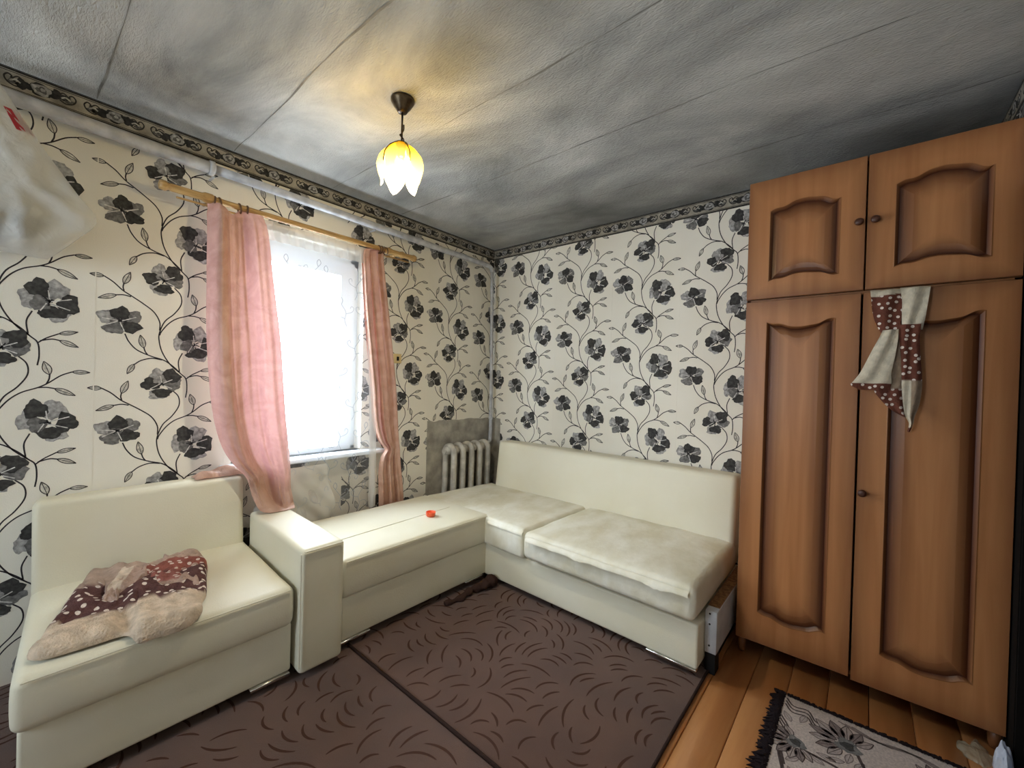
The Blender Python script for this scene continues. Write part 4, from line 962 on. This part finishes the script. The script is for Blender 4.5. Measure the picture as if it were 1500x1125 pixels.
# ------------------------------------------------------------------ dotted throw on the left seat
def throw_mesh():
    # outline on the seat (x, y); front lobe droops over the seat edge
    O = [(-2.985, -.80), (-2.955, -.835), (-2.90, -.845), (-2.83, -.85), (-2.765, -.855), (-2.735, -.905), (-2.69, -.908), (-2.60, -.91), (-2.545, -.88), (-2.525, -.80), (-2.495, -.74), (-2.46, -.60), (-2.42, -.45), (-2.405, -.30), (-2.43, -.245), (-2.50, -.255), (-2.58, -.25), (-2.66, -.24), (-2.735, -.215), (-2.79, -.205), (-2.83, -.32), (-2.885, -.50), (-2.93, -.65)]
    R = [tuple(p) for p in crom(O + [O[0]], 5)[:-1]]; n = len(R); cx, cy = -2.68, -.57
    V = []; F = []; colr = []; dot = []; uv = []
    ts = [1.0, 1.004, .99, .965, .93, .88, .8, .7, .58, .45, .32, .18, .06]
    hs = [0, .012, .026, .034, .040, .044, .046, .048, .05, .05, .05, .05, .05]
    cream, brown, beige, red = lin((204, 184, 162)), lin((92, 64, 62)), lin((166, 142, 126)), lin((140, 84, 74))
    for t, h in zip(ts, hs):
        for (x, y) in R:
            px, py = cx + (x - cx) * t, cy + (y - cy) * t
            # channel between the two front lobes
            ch = math.exp(-((px + 2.752) / .022) ** 2) * (1 if py < -.62 else max(0, 1 - (py + .62) / .12))
            z = .449 + h * (1 - .55 * ch)
            inn = min(1, h / .04)
            z += inn * (.012 * noise.noise(Vector((px * 9, py * 9, 2))) + .010 * noise.noise(Vector((px * 17 + py * 9, py * 14 - px * 5, 5))))
            r1 = abs(noise.noise(Vector((px * 6 + 3, py * 5, 9)))); z += inn * .060 * max(0, .35 - r1) * (1 if py > -.70 else .35) - inn * .016 * max(0, .25 - abs(noise.noise(Vector((px * 11 - py * 4, py * 6 + 3, 12))))) * 4 * (1 if py > -.70 else .5)
            if py < -.885: z -= (-.885 - py) * .9
            V.append((px, py, z))
            w = .018 * noise.noise(Vector((px * 7, py * 7, 1)))
            band = py + w + .18 * (px + 2.7)      # bands run along the fold
            if band < -.715: c, d = cream, 0
            elif band < -.475: c, d = brown, 1
            else:
                c, d = beige, 0
                if px > -2.66 and -.475 <= band < -.34: c, d = red, .8
            colr.append(c); dot.append(d); uv.append((px * 3.2, py * 3.2))
    for r in range(len(ts) - 1):
        for k in range(n): a, b = r * n + k, r * n + (k + 1) % n; F.append((a, b, b + n, a + n))
    F.append(tuple((len(ts) - 1) * n + k for k in range(n)))
    return V, F, colr, dot, uv
tw = thing('dotted_throw', 'folded beige and brown dotted fleece throw on the seat beside the armrest', 'blanket', (-2.68, -.57, .445))
V, F, c, d, uv = throw_mesh()
obj('folded_body', V, F, 'throw', tw, True, {'Col': c, 'Dot': d}, uv)
def flap(name, quad, hgt, bands, seed, edge=.03, nu=44, nv=30):
    """a puffed, turned-over layer; quad corners (x, y, z) FL FR BR BL"""
    q = [Vector(p) for p in quad]; V = []; F = []; C = []; D = []; uv = []
    for j in range(nv + 1):
        for i in range(nu + 1):
            u, v = i / nu, j / nv
            p = q[0] * (1 - u) * (1 - v) + q[1] * u * (1 - v) + q[2] * u * v + q[3] * (1 - u) * v
            e = min(u, 1 - u, v, 1 - v); f = 1 - (1 - min(1, e / .16)) ** 2.2
            wx = noise.noise(Vector((u * 3, v * 3, seed))); wy = noise.noise(Vector((u * 3 + 7, v * 3, seed)))
            z = p.z + hgt * f + f * (.012 * noise.noise(Vector((u * 5, v * 4, seed + 2))) + .008 * noise.noise(Vector((u * 11, v * 9 + u * 4, seed + 5))))
            V.append((p.x + .02 * wx, p.y + .02 * wy, z)); c, d = bands(u + .03 * wx, v + .03 * wy); C.append(c); D.append(d); uv.append((p.x * 3.2 + .3, p.y * 3.2))
    for j in range(nv):
        for i in range(nu): a = j * (nu + 1) + i; F.append((a, a + 1, a + nu + 2, a + nu + 1))
    return obj(name, V, F, 'throw', tw, True, {'Col': C, 'Dot': D}, uv)
cream, brown, beige, red = lin((200, 180, 160)), lin((92, 64, 62)), lin((172, 146, 132)), lin((144, 90, 82))
flap('turned_corner', [(-2.70, -.60, .478), (-2.500, -.725, .462), (-2.398, -.27, .458), (-2.55, -.25, .462)], .040, lambda u, v: (red, .7) if (.10 < u < .62 and .12 < v < .55) else (beige, 0), 3)
flap('rumpled_fold', [(-2.78, -.55, .480), (-2.70, -.60, .482), (-2.60, -.36, .480), (-2.70, -.33, .480)], .038, lambda u, v: (cream if u < .5 else beige, 0), 8, nu=24, nv=24)
flap('rumpled_fold', [(-2.80, -.62, .474), (-2.755, -.65, .476), (-2.70, -.44, .480), (-2.755, -.42, .478)], .032, lambda u, v: (beige, 0), 14, nu=20, nv=24)

# ------------------------------------------------------------------ scarf jammed in the wardrobe door
sf = thing('dotted_scarf', 'cream and brown dotted scarf hanging from the wardrobe door top', 'scarf', (-.6, -2.9, 1.2))
cr_, br_ = lin((206, 194, 172)), lin((104, 62, 50)); tan_ = lin((150, 130, 110))
def rag(name, rows, bands, off=0, seed=0, nu=16):
    """rows: (z, yl, yr, x) left edge yl (larger y), right edge yr"""
    R = crom(rows, 7); V = []; F = []; C = []; D = []; uv = []
    for i, (z, yl, yr, x) in enumerate(R):
        t = i / (len(R) - 1)
        for k in range(nu + 1):
            u = k / nu; y = yl + (yr - yl) * u
            V.append((x - off - .007 * math.sin(PI * u) - .004 * math.sin(3 * PI * u + 5 * t + seed), y, z + .003 * noise.noise(Vector((y * 20, z * 10, seed)))))
            c, d = bands(u, t); C.append(c); D.append(d); uv.append((y * 3.6, z * 3.6))
    n = nu + 1
    for i in range(len(R) - 1):
        for k in range(nu): F.append((i * n + k, i * n + k + 1, (i + 1) * n + k + 1, (i + 1) * n + k))
    return obj(name, V, F, 'scarf', sf, True, {'Col': C, 'Dot': D}, uv)
X0 = -.590
rag('top_panel', [(1.826, -2.820, -2.925, -.572), (1.815, -2.821, -2.925, X0), (1.785, -2.824, -2.925, X0 - .004), (1.74, -2.828, -2.926, X0 - .006), (1.69, -2.838, -2.924, X0 - .008), (1.645, -2.856, -2.918, X0 - .010), (1.63, -2.866, -2.912, X0 - .010)], lambda u, t: (cr_, 0) if t < .30 - .05 * u else (br_, 1), 0, 1)
rag('pale_strip', [(1.826, -2.918, -3.012, -.572), (1.815, -2.918, -3.010, X0), (1.76, -2.925, -3.004, X0 - .006), (1.70, -2.925, -2.998, X0 - .008), (1.655, -2.930, -2.992, X0 - .008), (1.64, -2.955, -2.990, X0 - .008)], lambda u, t: (cr_, 0), .006, 2)
rag('left_tail', [(1.645, -2.866, -2.916, X0 - .012), (1.60, -2.850, -2.915, X0 - .014), (1.53, -2.822, -2.908, X0 - .016), (1.46, -2.795, -2.898, X0 - .016), (1.425, -2.775, -2.90, X0 - .016), (1.405, -2.765, -2.898, X0 - .014), (1.385, -2.795, -2.896, X0 - .014)], lambda u, t: (cr_, 0) if t < .74 else (br_, 1), .012, 3)
rag('middle_tail', [(1.62, -2.900, -2.930, X0 - .010), (1.52, -2.890, -2.930, X0 - .012), (1.44, -2.878, -2.935, X0 - .012), (1.39, -2.845, -2.940, X0 - .012), (1.35, -2.862, -2.945, X0 - .012), (1.30, -2.905, -2.950, X0 - .012), (1.275, -2.942, -2.952, X0 - .012)], lambda u, t: (tan_, 0) if t < .5 else (br_, .8), .002, 4)
rag('right_tail', [(1.665, -2.918, -2.985, X0 - .010), (1.60, -2.920, -2.982, X0 - .012), (1.53, -2.926, -2.986, X0 - .012), (1.46, -2.930, -2.992, X0 - .012), (1.40, -2.932, -2.994, X0 - .012), (1.33, -2.938, -2.988, X0 - .012), (1.28, -2.946, -2.976, X0 - .010), (1.25, -2.958, -2.972, X0 - .010), (1.215, -2.954, -2.962, X0 - .010)], lambda u, t: (br_, 1) if (t < .44 or t > .93) else (tan_ if u > .45 else cr_, 0), .010, 5)

# ------------------------------------------------------------------ plastic bag hanging from the pipe at the left edge
bg = thing('plastic_bag', 'milky plastic bag with a red print hanging from the pipe at the upper left', 'bag', (-3.1, -.16, 1.84))
rows = [(2.56, -3.22, -3.13, -.13, 0), (2.50, -3.30, -3.075, -.17, 0), (2.39, -3.42, -3.018, -.20, 0), (2.26, -3.50, -2.945, -.215, 0), (2.13, -3.55, -2.86, -.215, 0), (2.035, -3.56, -2.795, -.205, 0), (1.95, -3.55, -2.845, -.20, 0), (1.88, -3.53, -2.90, -.19, 0), (1.842, -3.45, -2.935, -.16, 0)]
for sd, nm in ((-1, 'front_sheet'), (1, 'rear_sheet')):
    V, F, UV = loft(rows, 40, lambda u, t: (0, 0), 8)
    Vn = []
    for i, (x, y, z) in enumerate(V):
        u, t = UV[i]; e = math.sin(PI * u) ** .5 * min(1, (1 - t) * 7 + .05) * min(1, t * 6)
        k = 1.1 * noise.noise(Vector((x * 5, z * 5, sd))) + 1.3 * (.5 - 2.2 * abs(noise.noise(Vector((x * 7 + z * 4, z * 5 - x * 3, sd + 4))))) + .5 * (.4 - 2 * abs(noise.noise(Vector((x * 16 - z * 9, z * 13, sd + 8)))))
        Vn.append((x, y * (1 if sd < 0 else .78) + sd * .035 * e * (1 if sd < 0 else .4) + sd * .030 * k * e, z + .008 * noise.noise(Vector((x * 8, sd, 3))) * (t > .95)))
    if sd < 0: front = Vn; fuv = UV
    obj(nm, Vn, F, 'bag', bg, True)
V = []; F = []
for j in range(13):
    for i in range(25):
        th_, ph_ = PI * j / 12, 2 * PI * i / 24; k = 1 + .3 * noise.noise(Vector((math.cos(ph_) * 2, math.sin(ph_) * 2, th_ * 2)))
        V.append((-3.16 + .19 * k * math.sin(th_) * math.cos(ph_), -.176 + .010 * math.sin(th_) * math.sin(ph_), 1.945 + .085 * k * math.cos(th_)))
for j in range(12):
    for i in range(24): a = j * 25 + i; F.append((a, a + 1, a + 26, a + 25))
obj('contents', V, F, 'greycloth', bg, True)
n = 41; cols = range(33, 38); rws = range(11, 19)   # red bar printed near the sheet's right edge
V = []; F = []
rws = [i for i in range(len(front) // n) if 2.305 < front[i * n + 37][2] < 2.395]
for r in rws:
    for c in range(36, 41): x, y, z = front[r * n + c]; V.append((x - .004, y - .0016, z))
for i in range(len(rws) - 1):
    for k in range(4): F.append((i * 5 + k, i * 5 + k + 1, i * 5 + k + 6, i * 5 + k + 5))
if F: obj('red_print', V, F, 'bagprint', bg, True)
# ------------------------------------------------------------------ plastic by the doorway
def crumple(name, label, c, sx, sy, sz, material, seed, n=26, rag=0.):
    V = []; F = []
    for j in range(n + 1):
        for i in range(n + 1):
            u, v = 2 * i / n - 1, 2 * j / n - 1; rr2 = min(1, math.hypot(u, v))
            x, y = u * math.sqrt(max(0, 1 - v * v / 2)), v * math.sqrt(max(0, 1 - u * u / 2))
            x *= 1 + rag * noise.noise(Vector((math.atan2(y, x + 1e-6) * 1.3, seed, 1))); y *= 1 + rag * noise.noise(Vector((math.atan2(y, x + 1e-6) * 1.7, seed, 5)))
            h = (1 - rr2 ** 2) ** .5 * (1 + .5 * noise.noise(Vector((x * 2, y * 2, seed)))) + .35 * abs(noise.noise(Vector((x * 4, y * 4, seed + 2)))) * (1 - rr2)
            V.append((c[0] + sx * x * (1 + .2 * noise.noise(Vector((x, y, seed)))), c[1] + sy * y, c[2] + .001 + sz * h))
    for j in range(n):
        for i in range(n): a = j * (n + 1) + i; F.append((a, a + 1, a + n + 2, a + n + 1))
    return obj(name, V, F, material, None, False)
tag(crumple('white_bag', '', (-.668, -3.240, 0), .048, .026, .085, 'white_bag', 3), 'white plastic bag on the floor at the doorway in the lower right corner', 'bag')
tag(crumple('plastic_scrap', '', (-.625, -3.175, 0), .065, .05, .018, 'scrap', 9, rag=.9), 'pale crumpled clear plastic scrap on the floor below the wardrobe', 'plastic')
